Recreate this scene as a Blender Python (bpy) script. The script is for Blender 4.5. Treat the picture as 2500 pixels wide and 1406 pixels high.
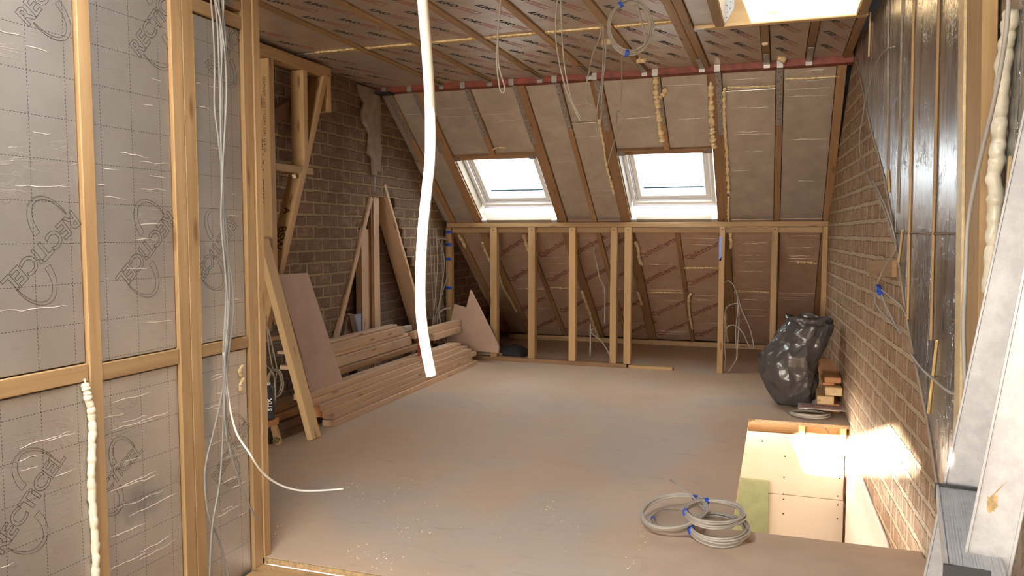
import bpy, math, random
from mathutils import Vector, Matrix, noise
random.seed(7)
SC = bpy.context.scene
COL = SC.collection
for _o in list(bpy.data.objects): bpy.data.objects.remove(_o)

# ------------------------------------------------------------------ camera
F, CX, CY, CH = 1900.0, 1250.0, 703.0, 1.3
PITCH = math.atan(133/F); YAW = math.atan(650/math.hypot(F, 133))
FW = Vector((-math.sin(YAW)*math.cos(PITCH), math.cos(YAW)*math.cos(PITCH), -math.sin(PITCH)))
RT = Vector((math.cos(YAW), math.sin(YAW), 0)); UP = RT.cross(FW)
EYE = Vector((0, 0, CH))
cam_data = bpy.data.cameras.new('camera'); cam = bpy.data.objects.new('camera', cam_data); COL.objects.link(cam)
cam_data.sensor_width = 36; cam_data.lens = 36*F/2500; cam_data.clip_start = .02
cam.matrix_world = Matrix((( RT.x, UP.x, -FW.x, 0), (RT.y, UP.y, -FW.y, 0), (RT.z, UP.z, -FW.z, CH), (0, 0, 0, 1)))
SC.camera = cam

# ------------------------------------------------------------------ light
SC.view_settings.view_transform = 'Standard'; SC.view_settings.look = 'None'
SC.view_settings.gamma = 1; SC.view_settings.use_curve_mapping = False
SC.view_settings.exposure = 1.45
SC.cycles.use_denoising = True
SC.cycles.max_bounces = 9; SC.cycles.diffuse_bounces = 6; SC.cycles.glossy_bounces = 4
SC.cycles.transparent_max_bounces = 12; SC.cycles.sample_clamp_indirect = 6; SC.cycles.caustics_reflective = False
w = bpy.data.worlds.new('sky'); SC.world = w; w.use_nodes = True
w.node_tree.nodes['Background'].inputs[0].default_value = (.97, .98, 1, 1)
w.node_tree.nodes['Background'].inputs[1].default_value = 11.5

def area_light(name, loc, direction, sx, sy, power, col=(1, 1, 1), portal=False):
    l = bpy.data.lights.new(name, 'AREA'); l.shape = 'RECTANGLE'; l.size = sx; l.size_y = sy
    l.energy = power; l.color = col
    if portal: l.cycles.is_portal = True
    o = bpy.data.objects.new(name, l); COL.objects.link(o); o.location = loc
    o.rotation_euler = Vector(direction).to_track_quat('-Z', 'Y').to_euler()
    return o
SUN_D = Vector((.12, 1, -.30)).normalized()
sl = bpy.data.lights.new('sun', 'SUN'); sl.energy = 110; sl.color = (1, .93, .82); sl.angle = math.radians(.53)
sun = bpy.data.objects.new('sun', sl); COL.objects.link(sun); sun.rotation_euler = SUN_D.to_track_quat('-Z', 'Y').to_euler()
# fill light added before the solid back wall, standing in for assumed rear daylight
area_light('added_rear_fill', (-1.1, -5.2, 1.35), (.02, 1, -.02), 3.4, 2.1, 240, (1, .90, .77))

# ------------------------------------------------------------------ helpers
WORLD = {}
def tag(o, label=None, cat=None, group=None, kind=None):
    if label: o['label'] = label
    if cat: o['category'] = cat
    if group: o['group'] = group
    if kind: o['kind'] = kind
    return o
def link(o, M, parent=None):
    COL.objects.link(o); WORLD[o] = M.copy(); o.matrix_basis = M
    if parent:
        o.parent = parent; o.matrix_parent_inverse = WORLD[parent].inverted()
    return o
def empty(name, loc, parent=None):
    return link(bpy.data.objects.new(name, None), Matrix.Translation(Vector(loc)), parent)
I4 = Matrix.Identity(4)

class MB:
    def __init__(s): s.v, s.f, s.m, s.s = [], [], [], []
    def add(s, vs, fs, mi=0, smooth=False):
        n = len(s.v); s.v += [tuple(q) for q in vs]
        for f in fs: s.f.append([i+n for i in f]); s.m.append(mi); s.s.append(smooth)
        return s
    def box(s, a, b, mi=0, M=None):
        (x0, y0, z0), (x1, y1, z1) = a, b
        vs = [Vector(q) for q in ((x0,y0,z0),(x1,y0,z0),(x1,y1,z0),(x0,y1,z0),(x0,y0,z1),(x1,y0,z1),(x1,y1,z1),(x0,y1,z1))]
        if M: vs = [M @ q for q in vs]
        return s.add(vs, [(0,3,2,1),(4,5,6,7),(0,1,5,4),(1,2,6,5),(2,3,7,6),(3,0,4,7)], mi)
    def prism(s, poly, ext, mi=0, smooth=False):
        n = len(poly); ext = Vector(ext); poly = [Vector(q) for q in poly]
        nrm = Vector((0, 0, 0))
        for i in range(n): nrm += poly[i].cross(poly[(i+1) % n])
        if nrm.dot(ext) < 0: poly = poly[::-1]
        vs = poly + [q+ext for q in poly]
        return s.add(vs, [tuple(range(n))[::-1], tuple(range(n, 2*n))] + [(i, (i+1) % n, n+(i+1) % n, n+i) for i in range(n)], mi, smooth)
    def tube(s, pts, r, n=8, closed=False, mi=0, flat=1.0, caps=True, upv=None):
        pts = [Vector(q) for q in pts]; N = len(pts); rings = []; prev = None
        rr = r if callable(r) else (lambda t: r)
        for i, q in enumerate(pts):
            if closed: t = pts[(i+1) % N]-pts[i-1]
            else: t = pts[min(i+1, N-1)]-pts[max(i-1, 0)]
            if t.length < 1e-9: t = Vector((0, 0, 1))
            t.normalize()
            if prev is None:
                a = Vector(upv) if upv else (Vector((0, 0, 1)) if abs(t.z) < .9 else Vector((1, 0, 0)))
            else: a = prev
            a = (a-t*a.dot(t))
            if a.length < 1e-6: a = t.orthogonal()
            a.normalize(); prev = a; b = t.cross(a)
            R = rr(i/max(1, N-1))
            rings.append([q+a*(R*math.cos(2*math.pi*k/n))+b*(R*flat*math.sin(2*math.pi*k/n)) for k in range(n)])
        base = len(s.v)
        for g in rings: s.v += [tuple(q) for q in g]
        M = N if closed else N-1
        for i in range(M):
            for k in range(n):
                i2 = (i+1) % N
                s.f.append([base+i*n+k, base+i*n+(k+1) % n, base+i2*n+(k+1) % n, base+i2*n+k]); s.m.append(mi); s.s.append(True)
        if caps and not closed:
            s.f.append([base+k for k in range(n)][::-1]); s.m.append(mi); s.s.append(False)
            s.f.append([base+(N-1)*n+k for k in range(n)]); s.m.append(mi); s.s.append(False)
        return s
    def build(s, name, mats, parent=None, M=I4, bevel=0, seg=1, recalc=False):
        me = bpy.data.meshes.new(name); me.from_pydata(s.v, [], s.f)
        for m in (mats if isinstance(mats, (list, tuple)) else [mats]): me.materials.append(m)
        me.polygons.foreach_set('material_index', s.m); me.polygons.foreach_set('use_smooth', s.s); me.update()
        if recalc:
            import bmesh
            b = bmesh.new(); b.from_mesh(me); bmesh.ops.recalc_face_normals(b, faces=b.faces); b.to_mesh(me); b.free()
        o = bpy.data.objects.new(name, me)
        if bevel:
            q = o.modifiers.new('bevel', 'BEVEL'); q.width = bevel; q.segments = seg; q.limit_method = 'ANGLE'
        return link(o, M, parent)

def frame_M(p0, d, up):
    d = Vector(d).normalized(); up = Vector(up); z = (up-d*up.dot(d)).normalized(); y = z.cross(d)
    return Matrix(((d.x, y.x, z.x, p0[0]), (d.y, y.y, z.y, p0[1]), (d.z, y.z, z.z, p0[2]), (0, 0, 0, 1)))
def timber(name, p0, p1, wd, ht, mat, up=(0, 0, 1), parent=None, cut0=0, cut1=0, bevel=.0025):
    """squared timber whose length runs along its local X; wd across, ht along up"""
    p0, p1 = Vector(p0), Vector(p1); L = (p1-p0).length
    mb = MB(); a, b = wd/2, ht/2
    vs = [(0,-a,-b),(0,a,-b),(cut0,a,b),(cut0,-a,b),(L,-a,-b),(L,a,-b),(L-cut1,a,b),(L-cut1,-a,b)]
    mb.add(vs, [(0,3,2,1),(4,5,6,7),(0,1,5,4),(1,2,6,5),(2,3,7,6),(3,0,4,7)])
    return mb.build(name, mat, parent, frame_M(p0, p1-p0, up), bevel=bevel)
def tbox(name, a, b, mat, axis, parent=None, bevel=.0025, M=I4):
    """timber given by its two corners in frame M, grain along the named axis"""
    a, b = Vector(a), Vector(b); c = (a+b)/2; i = 'xyz'.index(axis); d = Vector((0, 0, 0)); d[i] = 1
    up = Vector((0, 0, 1)) if i != 2 else Vector((0, 1, 0))
    p0 = c.copy(); p0[i] = a[i]; fm = frame_M(p0, d, up); y = Vector((fm[0][1], fm[1][1], fm[2][1])); z = Vector((fm[0][2], fm[1][2], fm[2][2]))
    e = b-a; L, wy, hz = e[i], abs(e.dot(y)), abs(e.dot(z))
    mb = MB().box((0, -wy/2, -hz/2), (L, wy/2, hz/2))
    return mb.build(name, mat, parent, M @ fm, bevel=bevel)
def smooth_path(pts, sub=6):
    P_ = [Vector(q) for q in pts]; out = []
    for i in range(len(P_)-1):
        a, b, c, d = P_[max(i-1, 0)], P_[i], P_[i+1], P_[min(i+2, len(P_)-1)]
        for k in range(sub):
            t = k/sub
            out.append(.5*((2*b)+(c-a)*t+(2*a-5*b+4*c-d)*t*t+(3*b-a-3*c+d)*t**3))
    out.append(P_[-1]); return out
# measured points of the photograph brought back onto the planes of the room
def ray(x, y): return FW*F+RT*(x-CX)-UP*(y-CY)
def PA(x, y, ax, v):
    r = ray(x, y); return EYE+r*((v-EYE[ax])/r[ax])
def PN(x, y, n, d):
    r = ray(x, y); n = Vector(n); return EYE+r*((d-n.dot(EYE))/n.dot(r))
def PD(x, y, dist):
    return EYE+ray(x, y)*(dist/F)

# ------------------------------------------------------------------ materials
class NT:
    def __init__(s, name):
        s.mat = bpy.data.materials.new(name); s.mat.use_nodes = True; s.t = s.mat.node_tree; s.n = s.t.nodes; s.l = s.t.links
        s.b = s.n['Principled BSDF']
    def new(s, k, **kw):
        q = s.n.new(k)
        for a, b in kw.items(): setattr(q, a, b)
        return q
    def put(s, sock, v):
        if isinstance(v, bpy.types.NodeSocket): s.l.new(v, sock)
        elif v is not None:
            if isinstance(v, tuple) and len(v) == 3 and sock.type == 'RGBA': v = v+(1,)
            sock.default_value = v
    def obj(s): return s.new('ShaderNodeTexCoord').outputs['Object']
    def rnd(s): return s.new('ShaderNodeObjectInfo').outputs['Random']
    def math(s, op, a, b=None, c=None, clamp=False):
        q = s.new('ShaderNodeMath', operation=op, use_clamp=clamp); s.put(q.inputs[0], a); s.put(q.inputs[1], b); s.put(q.inputs[2], c); return q.outputs[0]
    def vmul(s, v, k):
        q = s.new('ShaderNodeVectorMath', operation='MULTIPLY'); s.put(q.inputs[0], v); q.inputs[1].default_value = k; return q.outputs[0]
    def vadd(s, v, k):
        q = s.new('ShaderNodeVectorMath', operation='ADD'); s.put(q.inputs[0], v); s.put(q.inputs[1], k); return q.outputs[0]
    def sep(s, v):
        q = s.new('ShaderNodeSeparateXYZ'); s.put(q.inputs[0], v); return q.outputs
    def comb(s, x, y, z):
        q = s.new('ShaderNodeCombineXYZ'); s.put(q.inputs[0], x); s.put(q.inputs[1], y); s.put(q.inputs[2], z); return q.outputs[0]
    def noise(s, v, scale, detail=3, rough=.55, dist=0):
        q = s.new('ShaderNodeTexNoise'); s.put(q.inputs['Vector'], v); q.inputs['Scale'].default_value = scale
        q.inputs['Detail'].default_value = detail; q.inputs['Roughness'].default_value = rough; q.inputs['Distortion'].default_value = dist; return q.outputs['Fac']
    def voro(s, v, scale, out='Distance'):
        q = s.new('ShaderNodeTexVoronoi'); s.put(q.inputs['Vector'], v); q.inputs['Scale'].default_value = scale; return q.outputs[out]
    def mix(s, f, a, b, mode='MIX'):
        q = s.new('ShaderNodeMix', data_type='RGBA', blend_type=mode); s.put(q.inputs[0], f); s.put(q.inputs[6], a); s.put(q.inputs[7], b); return q.outputs[2]
    def ramp(s, f, stops):
        q = s.new('ShaderNodeValToRGB'); s.put(q.inputs[0], f); e = q.color_ramp.elements
        while len(e) < len(stops): e.new(.5)
        for k, (p, c) in enumerate(stops):
            e[k].position = p; e[k].color = (c+(1,)) if isinstance(c, tuple) else (c, c, c, 1)
        return q.outputs[0]
    def step(s, f, a, b): return s.ramp(f, [(a, 0.0), (b, 1.0)])
    def bump(s, h, strength=.3, dist=.01, prev=None):
        q = s.new('ShaderNodeBump'); q.inputs['Strength'].default_value = strength; q.inputs['Distance'].default_value = dist
        s.put(q.inputs['Height'], h)
        if prev is not None: s.put(q.inputs['Normal'], prev)
        s.l.new(q.outputs[0], s.b.inputs['Normal']); return q.outputs[0]
    def done(s, col=None, rough=None, metal=None, spec=None):
        s.put(s.b.inputs['Base Color'], col); s.put(s.b.inputs['Roughness'], rough); s.put(s.b.inputs['Metallic'], metal)
        if spec is not None: s.put(s.b.inputs['Specular IOR Level'], spec)
        return s.mat

def wood(name, c0, c1, knot=(.16, .07, .025), rough=.62, vary=.25, dirt=0.0):
    n = NT(name); v = n.obj(); r = n.rnd()
    v2 = n.vadd(v, n.comb(n.math('MULTIPLY', r, 37.0), n.math('MULTIPLY', r, 11.0), n.math('MULTIPLY', r, 23.0)))
    warp = n.noise(n.vmul(v2, (1.2, 6, 6)), 1.0, 2)
    g = n.noise(n.vmul(v2, (1.3, 34, 34)), 1.0, 4, .6, 1.2)
    fine = n.noise(n.vmul(v2, (5, 190, 190)), 1.0, 2)
    k = n.voro(n.vmul(v2, (3.2, 13, 13)), 1.0)
    kn = n.ramp(k, [(.08, 1.0), (.19, 0.0)])
    col = n.mix(n.ramp(g, [(.3, 0.0), (.68, 1.0)]), c0, c1)
    col = n.mix(n.math('MULTIPLY', fine, .35), col, tuple(q*.62 for q in c0))
    col = n.mix(n.math('MULTIPLY', kn, .8), col, knot)
    val = n.math('ADD', n.math('MULTIPLY', r, vary), n.math('ADD', 1-vary*.6, n.math('MULTIPLY', n.math('SUBTRACT', warp, .5), .35)))
    hsv = n.new('ShaderNodeHueSaturation'); n.put(hsv.inputs['Color'], col); n.put(hsv.inputs['Value'], val)
    col = hsv.outputs[0]
    if dirt: col = n.mix(n.math('MULTIPLY', n.step(n.noise(v2, 9, 4), .45, .7), dirt), col, (.09, .06, .04))
    n.bump(n.math('ADD', g, n.math('MULTIPLY', fine, .4)), .18, .004)
    return n.done(col, rough)
W_STUD = wood('sawn_softwood', (.48, .305, .145), (.355, .205, .085))
W_STUDL = wood('sawn_softwood_light', (.62, .41, .20), (.50, .30, .125))
W_DARK = wood('weathered_rafter_wood', (.40, .23, .115), (.28, .145, .065), vary=.3)
W_OLD = wood('old_dark_timber', (.20, .11, .06), (.12, .065, .035), dirt=.4)
W_PALE = wood('new_pale_pine', (.66, .46, .30), (.56, .36, .22), knot=(.30, .15, .07), vary=.16)
W_WHITE = wood('whitish_daylit_pine', (.40, .35, .28), (.33, .27, .20), knot=(.35, .25, .15))  # whitish pine; round the roof windows its paleness stands for daylight on timber
W_ORANGE = wood('planed_end_grain', (.62, .30, .12), (.52, .22, .08))
W_YEL = wood('fresh_yellow_pine', (.70, .50, .27), (.60, .40, .18), knot=(.32, .17, .06))

def plain(name, col, rough=.6, metal=0, nscale=0, namt=.15, bump=0, bscale=60, spec=None):
    n = NT(name); c = col
    if nscale:
        q = n.noise(n.obj(), nscale, 4); c = n.mix(n.step(q, .35, .7), tuple(k*(1-namt) for k in col), tuple(min(1, k*(1+namt)) for k in col))
    if bump: n.bump(n.noise(n.obj(), bscale, 4), bump, .004)
    return n.done(c, rough, metal, spec)
M_MDF = plain('pink_chipboard_face', (.47, .32, .245), .65, 0, 7, .07)
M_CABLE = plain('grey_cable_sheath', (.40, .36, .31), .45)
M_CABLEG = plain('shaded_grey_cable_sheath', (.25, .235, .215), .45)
M_CABLED = plain('dusty_cable_sheath', (.30, .25, .20), .5)
M_WCABLE = plain('white_cable_sheath', (.74, .72, .66), .4)
M_TAPE = plain('blue_insulation_tape', (.02, .07, .42), .35)
M_FOAM = plain('cured_spray_foam', (.78, .60, .33), .45, 0, 30, .12, .5, 40)
M_FOAMW = plain('fresh_cream_foam', (.80, .72, .55), .25, 0, 25, .05, .25, 55)
M_PIR = plain('yellow_board_core', (.72, .50, .20), .8, 0, 40, .15, .4, 90)
M_GALV = plain('galvanised_steel', (.36, .33, .30), .42, .75, 30, .2)
M_GALVB = plain('bright_galvanised_steel', (.72, .75, .78), .4, .5, 30, .1)
M_HOLE = plain('nail_hole', (.03, .022, .018), .9)
M_RED = plain('red_oxide_paint', (.23, .045, .025), .55, 0, 14, .3)
M_REDP = plain('red_paint', (.35, .035, .03), .5, 0, 20, .2)
M_WHITE = plain('white_window_paint', (.78, .77, .74), .35)
M_LILAC = plain('window_sash_paint', (.66, .66, .70), .35)
M_BLUEG = plain('blue_glazing_gasket', (.22, .40, .60), .4)
M_INK = plain('black_print', (.045, .04, .036), .7)
M_INKS = plain('brown_stamp_ink', (.10, .045, .015), .8)
M_REDINK = plain('red_print', (.36, .04, .025), .7)
M_REDDK = plain('dark_red_print', (.16, .02, .018), .7)
M_BLACK = plain('black_plastic', (.02, .02, .022), .4)
M_BLKCLOTH = plain('black_sheeting', (.018, .017, .02), .7, 0, 0, 0, .6, 25)
M_CANW = plain('white_can_print', (.75, .73, .68), .4)
M_PLAST = plain('plasterboard_face', (.66, .60, .52), .8, 0, 3, .04)
M_GREEN = plain('green_moisture_board', (.30, .36, .22), .8, 0, 12, .08)
M_SKIM = plain('white_skim_plaster', (.74, .71, .67), .75, 0, 8, .05, .15, 14)
M_CEMENT = plain('grey_mortar_render', (.33, .25, .185), .9, 0, 12, .2, .7, 22)
M_BLUEBAG = plain('blue_grey_sheet', (.30, .34, .45), .5)
M_COPPER = plain('grey_pipe_lagging', (.25, .30, .34), .5)
M_PAPER = plain('leaflet_paper', (.68, .60, .58), .6)
M_CONC = plain('lower_ceiling', (.22, .18, .14), .9, 0, 5, .2)
M_ROOF = plain('roofing_felt', (.05, .045, .045), .9)

def strap_metal():
    n = NT('perforated_strap_steel'); x, y, z = n.sep(n.obj())[:3]
    fx = n.math('SUBTRACT', n.math('FRACT', n.math('DIVIDE', x, .042)), .5)
    par = n.math('MULTIPLY', n.math('SUBTRACT', n.math('FRACT', n.math('MULTIPLY', n.math('FLOOR', n.math('DIVIDE', x, .042)), .5)), .25), .030)
    dx = n.math('MULTIPLY', fx, .042); dy = n.math('SUBTRACT', y, par)
    d = n.math('SQRT', n.math('ADD', n.math('MULTIPLY', dx, dx), n.math('MULTIPLY', dy, dy)))
    hole = n.math('LESS_THAN', d, .0042)
    q = n.noise(n.obj(), 25, 4)
    c = n.mix(n.step(q, .3, .7), (.30, .265, .24), (.44, .40, .37))
    return n.done(n.mix(hole, c, (.02, .015, .012)), .45, n.math('MULTIPLY', n.math('SUBTRACT', 1.0, hole), .6))
M_STRAP = strap_metal()

STAIN = (PA(345, 1225, 0, -1.943).y, PA(345, 1225, 0, -1.943).z)
def foil_print():
    """grey foil facing with a dashed cutting grid (world metres in Y and Z)"""
    n = NT('printed_foil_facing'); v = n.obj(); x, y, z = n.sep(v)[:3]
    def line(c, o, p): return n.math('LESS_THAN', n.math('ABSOLUTE', n.math('SUBTRACT', n.math('FRACT', n.math('ADD', n.math('DIVIDE', n.math('SUBTRACT', c, o), p), .5)), .5)), .0008/p)
    def dash(c): return n.math('LESS_THAN', n.math('FRACT', n.math('DIVIDE', c, .0105)), .55)
    ln = n.math('MAXIMUM', n.math('MULTIPLY', line(z, 1.508, .118), dash(y)), n.math('MULTIPLY', line(y, 1.729, .12), dash(z)))
    dust = n.step(n.noise(v, 4, 5), .35, .75)
    low = n.noise(n.vmul(v, (1, 2, 2)), 2.2, 3)
    c = n.mix(dust, (.43, .395, .355), (.51, .475, .435))
    sy, sz = n.math('SUBTRACT', y, STAIN[0]), n.math('SUBTRACT', z, STAIN[1])
    sd = n.math('ADD', n.math('SQRT', n.math('ADD', n.math('MULTIPLY', sy, sy), n.math('MULTIPLY', n.math('MULTIPLY', sz, sz), 2.2))), n.math('MULTIPLY', n.math('SUBTRACT', n.noise(n.vmul(v, (1, 22, 22)), 1.0, 5, .7), .5), .16))
    c = n.mix(n.math('MULTIPLY', n.ramp(sd, [(.02, 1.0), (.12, 0.0)]), .7), c, (.20, .20, .215))
    c = n.mix(ln, c, (.05, .045, .04))
    a = n.noise(n.vmul(v, (1, 3.0, 26)), 1.0, 3, .5, 1.5)
    ridge = n.ramp(n.math('ABSOLUTE', n.math('SUBTRACT', a, .5)), [(0.0, 1.0), (.018, 0.0)])
    mask = n.step(n.noise(v, 5.5, 2), .50, .62)
    ridge = n.math('MULTIPLY', ridge, mask)
    dim = n.noise(n.vmul(v, (1, 14, 22)), 1.0, 3, .6, .8)
    pat = n.math('MULTIPLY', n.step(dim, .52, .75), n.step(n.noise(v, 3.1, 2), .48, .62))
    b1 = n.bump(n.noise(v, 3.0, 2), .25, .02)
    b2 = n.bump(pat, .3, .006, b1)
    n.bump(ridge, .35, .005, b2)
    return n.done(c, n.math('ADD', .40, n.math('MULTIPLY', low, .16)), .72)
M_FOILP = foil_print()
def foil_slope(name, c0, c1, metal=.6, r0=.42):
    n = NT(name); v = n.obj()
    dust = n.step(n.noise(v, 6, 5, .65), .32, .72)
    c = n.mix(dust, c0, c1)
    a = n.noise(n.vmul(v, (1.6, 34, 34)), 1.0, 3, .5, 1.0)
    ridge = n.ramp(n.math('ABSOLUTE', n.math('SUBTRACT', a, .5)), [(0.0, 1.0), (.02, 0.0)])
    ridge = n.math('MULTIPLY', ridge, n.step(n.noise(n.vadd(v, (3, 1, 5)), 3.2, 3), .52, .62))
    crink = n.noise(v, 22, 4, .65, 1.2)
    b = n.bump(crink, .28, .008); n.bump(ridge, .35, .006, b)
    return n.done(c, r0, metal)
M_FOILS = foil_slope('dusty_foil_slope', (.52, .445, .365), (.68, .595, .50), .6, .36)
M_CREASE = plain('foil_glint', (.82, .76, .68), .32, .35)  # pale tone puts the glints along the foil wrinkles into the colour
M_FOILL = foil_slope('dusty_foil_low_glow', (.50, .315, .21), (.60, .41, .295), .3)  # dusty foil with the floor's warm reflected glow mixed into its colour
M_FOILC = foil_slope('ceiling_foil', (.50, .41, .335), (.63, .53, .44), .5)
def foil_bright():
    n = NT('shiny_foil_cheek'); v = n.obj()
    st = n.noise(n.vmul(v, (40, 60, 1.6)), 1.0, 4, .65, .6)
    streak = n.noise(n.vmul(v, (20, 26, .7)), 1.0, 2)
    blob = n.noise(v, 30, 3, .6, 1.8); pm = n.step(n.noise(v, 4.5, 2), .45, .62)
    c = n.mix(n.step(streak, .35, .7), (.37, .375, .385), (.49, .495, .505))
    bb = n.bump(n.math('MULTIPLY', n.step(blob, .5, .72), pm), .55, .006)
    n.bump(st, .16, .006, bb)
    return n.done(c, n.math('ADD', .20, n.math('MULTIPLY', streak, .16)), .93)
M_FOILB = foil_bright()

def brick(name, c1, c2, mortar, z0=0.0, drip=0.0, soot=None, rows=.09, width=.27, msize=.013, bstr=1.0):
    n = NT(name); v = n.obj(); x, y, z = n.sep(v)[:3]
    wob = n.noise(v, 9, 3); wob2 = n.noise(n.vadd(v, (5, 9, 2)), 9, 3)
    yy = n.math('ADD', y, n.math('MULTIPLY', n.math('SUBTRACT', wob, .5), .028))
    zz = n.math('ADD', n.math('SUBTRACT', z, z0), n.math('MULTIPLY', n.math('SUBTRACT', wob2, .5), .024))
    b = n.new('ShaderNodeTexBrick'); n.put(b.inputs['Vector'], n.comb(yy, zz, 0.0))
    for k, q in {'Color1': c1+(1,), 'Color2': c2+(1,), 'Mortar': mortar+(1,), 'Scale': 1.0, 'Mortar Size': msize, 'Mortar Smooth': .35, 'Bias': -.1, 'Brick Width': width, 'Row Height': rows}.items(): b.inputs[k].default_value = q
    b.offset = .5
    col = b.outputs['Color']; fac = b.outputs['Fac']
    col = n.mix(n.math('MULTIPLY', n.step(n.noise(v, 26, 5, .7), .3, .75), .5), col, tuple(k*.55 for k in c1))
    smear = n.step(n.noise(n.vmul(v, (1, 9, 17)), 1.0, 4, .6, .5), .50, .66)
    col = n.mix(n.math('MULTIPLY', smear, .42), col, mortar)
    h = n.math('SUBTRACT', n.math('MULTIPLY', n.noise(v, 34, 4), .5), fac)
    if drip:
        dr = n.step(n.noise(n.vmul(v, (1, 46, 4.6)), 1.0, 4, .62, 1.0), .52, .60)
        col = n.mix(n.math('MULTIPLY', dr, drip), col, tuple(k*1.05 for k in mortar)); h = n.math('ADD', h, n.math('MULTIPLY', dr, .5))
    if soot:
        col = n.mix(n.math('MULTIPLY', n.step(n.noise(n.vmul(v, (1, .9, .7)), 1.6, 3), .4, .62), soot[1]), col, soot[0])
    n.bump(h, bstr, .016)
    return n.done(col, .92, 0, .2)
M_BRICKL = brick('soot_brown_brick', (.205, .125, .088), (.285, .185, .13), (.46, .345, .205), soot=((.13, .08, .052), .5), width=.215)
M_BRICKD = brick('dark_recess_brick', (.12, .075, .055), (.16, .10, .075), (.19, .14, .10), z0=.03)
M_BRICKR = brick('dripped_mortar_brick', (.38, .225, .13), (.46, .30, .185), (.66, .52, .35), z0=.02, drip=.66, msize=.017, rows=.104, width=.25, bstr=1.0)

def floor_mat():
    n = NT('dusty_chipboard_floor'); v = n.obj()
    big = n.noise(v, 1.1, 4, .55, .6); med = n.noise(n.vmul(v, (1, 3.4, 1)), 5.0, 5, .65, .7); spk = n.voro(v, 55)
    c = n.mix(n.step(big, .35, .65), (.53, .36, .235), (.56, .42, .30))
    c = n.mix(n.math('MULTIPLY', n.step(n.noise(n.vadd(v, (7, 3, 0)), .9, 3), .50, .64), .6), c, (.43, .38, .325))
    c = n.mix(n.math('MULTIPLY', n.step(med, .58, .75), .5), c, (.35, .24, .16))
    c = n.mix(n.math('MULTIPLY', n.step(n.noise(n.vmul(v, (1.5, 12, 1)), 4.0, 4, .6), .66, .74), .55), c, (.15, .105, .075))
    c = n.mix(n.math('MULTIPLY', n.step(n.noise(n.vadd(v, (2, 8, 1)), 2.6, 5, .7), .55, .75), .45), c, (.44, .36, .28))
    speck = n.math('MULTIPLY', n.ramp(spk, [(.07, 1.0), (.12, 0.0)]), n.step(n.noise(v, 3.2, 3), .56, .66))
    c = n.mix(n.math('MULTIPLY', speck, .8), c, (.74, .64, .50))
    n.bump(n.noise(v, 40, 4), .08, .004)
    return n.done(c, .6)
M_FLOOR = floor_mat()
M_PLY = plain('plywood_sheet_face', (.54, .39, .28), .62, 0, 5, .08)
M_CHIPE = plain('chipboard_edge', (.36, .25, .13), .85, 0, 90, .3, .4, 120)
def alu():
    n = NT('scuffed_aluminium'); v = n.obj()
    c = n.mix(n.step(n.noise(v, 13, 5, .7), .42, .62), (.34, .33, .325), (.43, .42, .41))
    spl = n.step(n.noise(n.vadd(v, (3, 7, 1)), 16, 4, .6), .70, .735)
    c = n.mix(spl, c, (.50, .36, .26))
    n.bump(n.noise(n.vmul(v, (60, 60, 3)), 1.0, 3), .12, .003)
    return n.done(c, .38, n.math('MULTIPLY', n.math('SUBTRACT', 1.0, spl), .12))
M_ALU = alu()
def bagmat():
    n = NT('black_refuse_film'); v = n.obj()
    vw = n.vadd(v, n.vmul(n.comb(n.noise(v, 5, 2), n.noise(n.vadd(v, (4, 4, 4)), 5, 2), n.noise(n.vadd(v, (8, 2, 6)), 5, 2)), (.18, .18, .18)))
    b = n.bump(n.voro(n.vmul(vw, (1, 1, .55)), 8.5), .75, .05); n.bump(n.noise(v, 20, 2, .5), .22, .01, b)
    return n.done((.085, .08, .08), .27, 0, .6)
M_BAG = bagmat()
def glassmat(name='dimmed_window_glass', tint=(.96, .98, .98, 1)):
    m = bpy.data.materials.new(name); m.use_nodes = True; t = m.node_tree; t.nodes.clear()
    o = t.nodes.new('ShaderNodeOutputMaterial'); mx = t.nodes.new('ShaderNodeMixShader'); a = t.nodes.new('ShaderNodeBsdfTransparent'); g = t.nodes.new('ShaderNodeBsdfGlossy')
    a.inputs[0].default_value = tint; g.inputs['Roughness'].default_value = .02; mx.inputs[0].default_value = .05
    t.links.new(a.outputs[0], mx.inputs[1]); t.links.new(g.outputs[0], mx.inputs[2]); t.links.new(mx.outputs[0], o.inputs[0]); return m
M_GLASS = glassmat(tint=(.58, .60, .60, 1)); M_GLASST = glassmat('dimming_tinted_glass', (.22, .225, .225, 1))  # pane tints added to dim the daylight coming through the windows

# ------------------------------------------------------------------ text as mesh
_tc = {}
def text_mesh(body, size, outline=0.0, offset=0.0, shear=0.0, depth=.0002):
    key = (body, size, outline, offset, shear)
    if key in _tc: return _tc[key]
    cu = bpy.data.curves.new('lettering', 'FONT'); cu.body = body; cu.size = size; cu.align_x = 'CENTER'; cu.align_y = 'CENTER'; cu.shear = shear; cu.offset = offset
    cu.resolution_u = 4
    if outline: cu.fill_mode = 'NONE'; cu.bevel_depth = outline; cu.bevel_resolution = 0
    else: cu.extrude = depth
    ob = bpy.data.objects.new('lettering', cu); COL.objects.link(ob)
    dg = bpy.context.evaluated_depsgraph_get(); me = bpy.data.meshes.new_from_object(ob.evaluated_get(dg))
    bpy.data.objects.remove(ob); _tc[key] = me; return me
def put_text(name, body, size, M, mat, parent=None, **kw):
    me = text_mesh(body, size, **kw).copy(); me.materials.clear(); me.materials.append(mat)
    return link(bpy.data.objects.new(name, me), M, parent)
def mesh_MB(mb, me, M):
    mb.add([M @ v.co for v in me.vertices], [tuple(p.vertices) for p in me.polygons]); return mb

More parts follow.
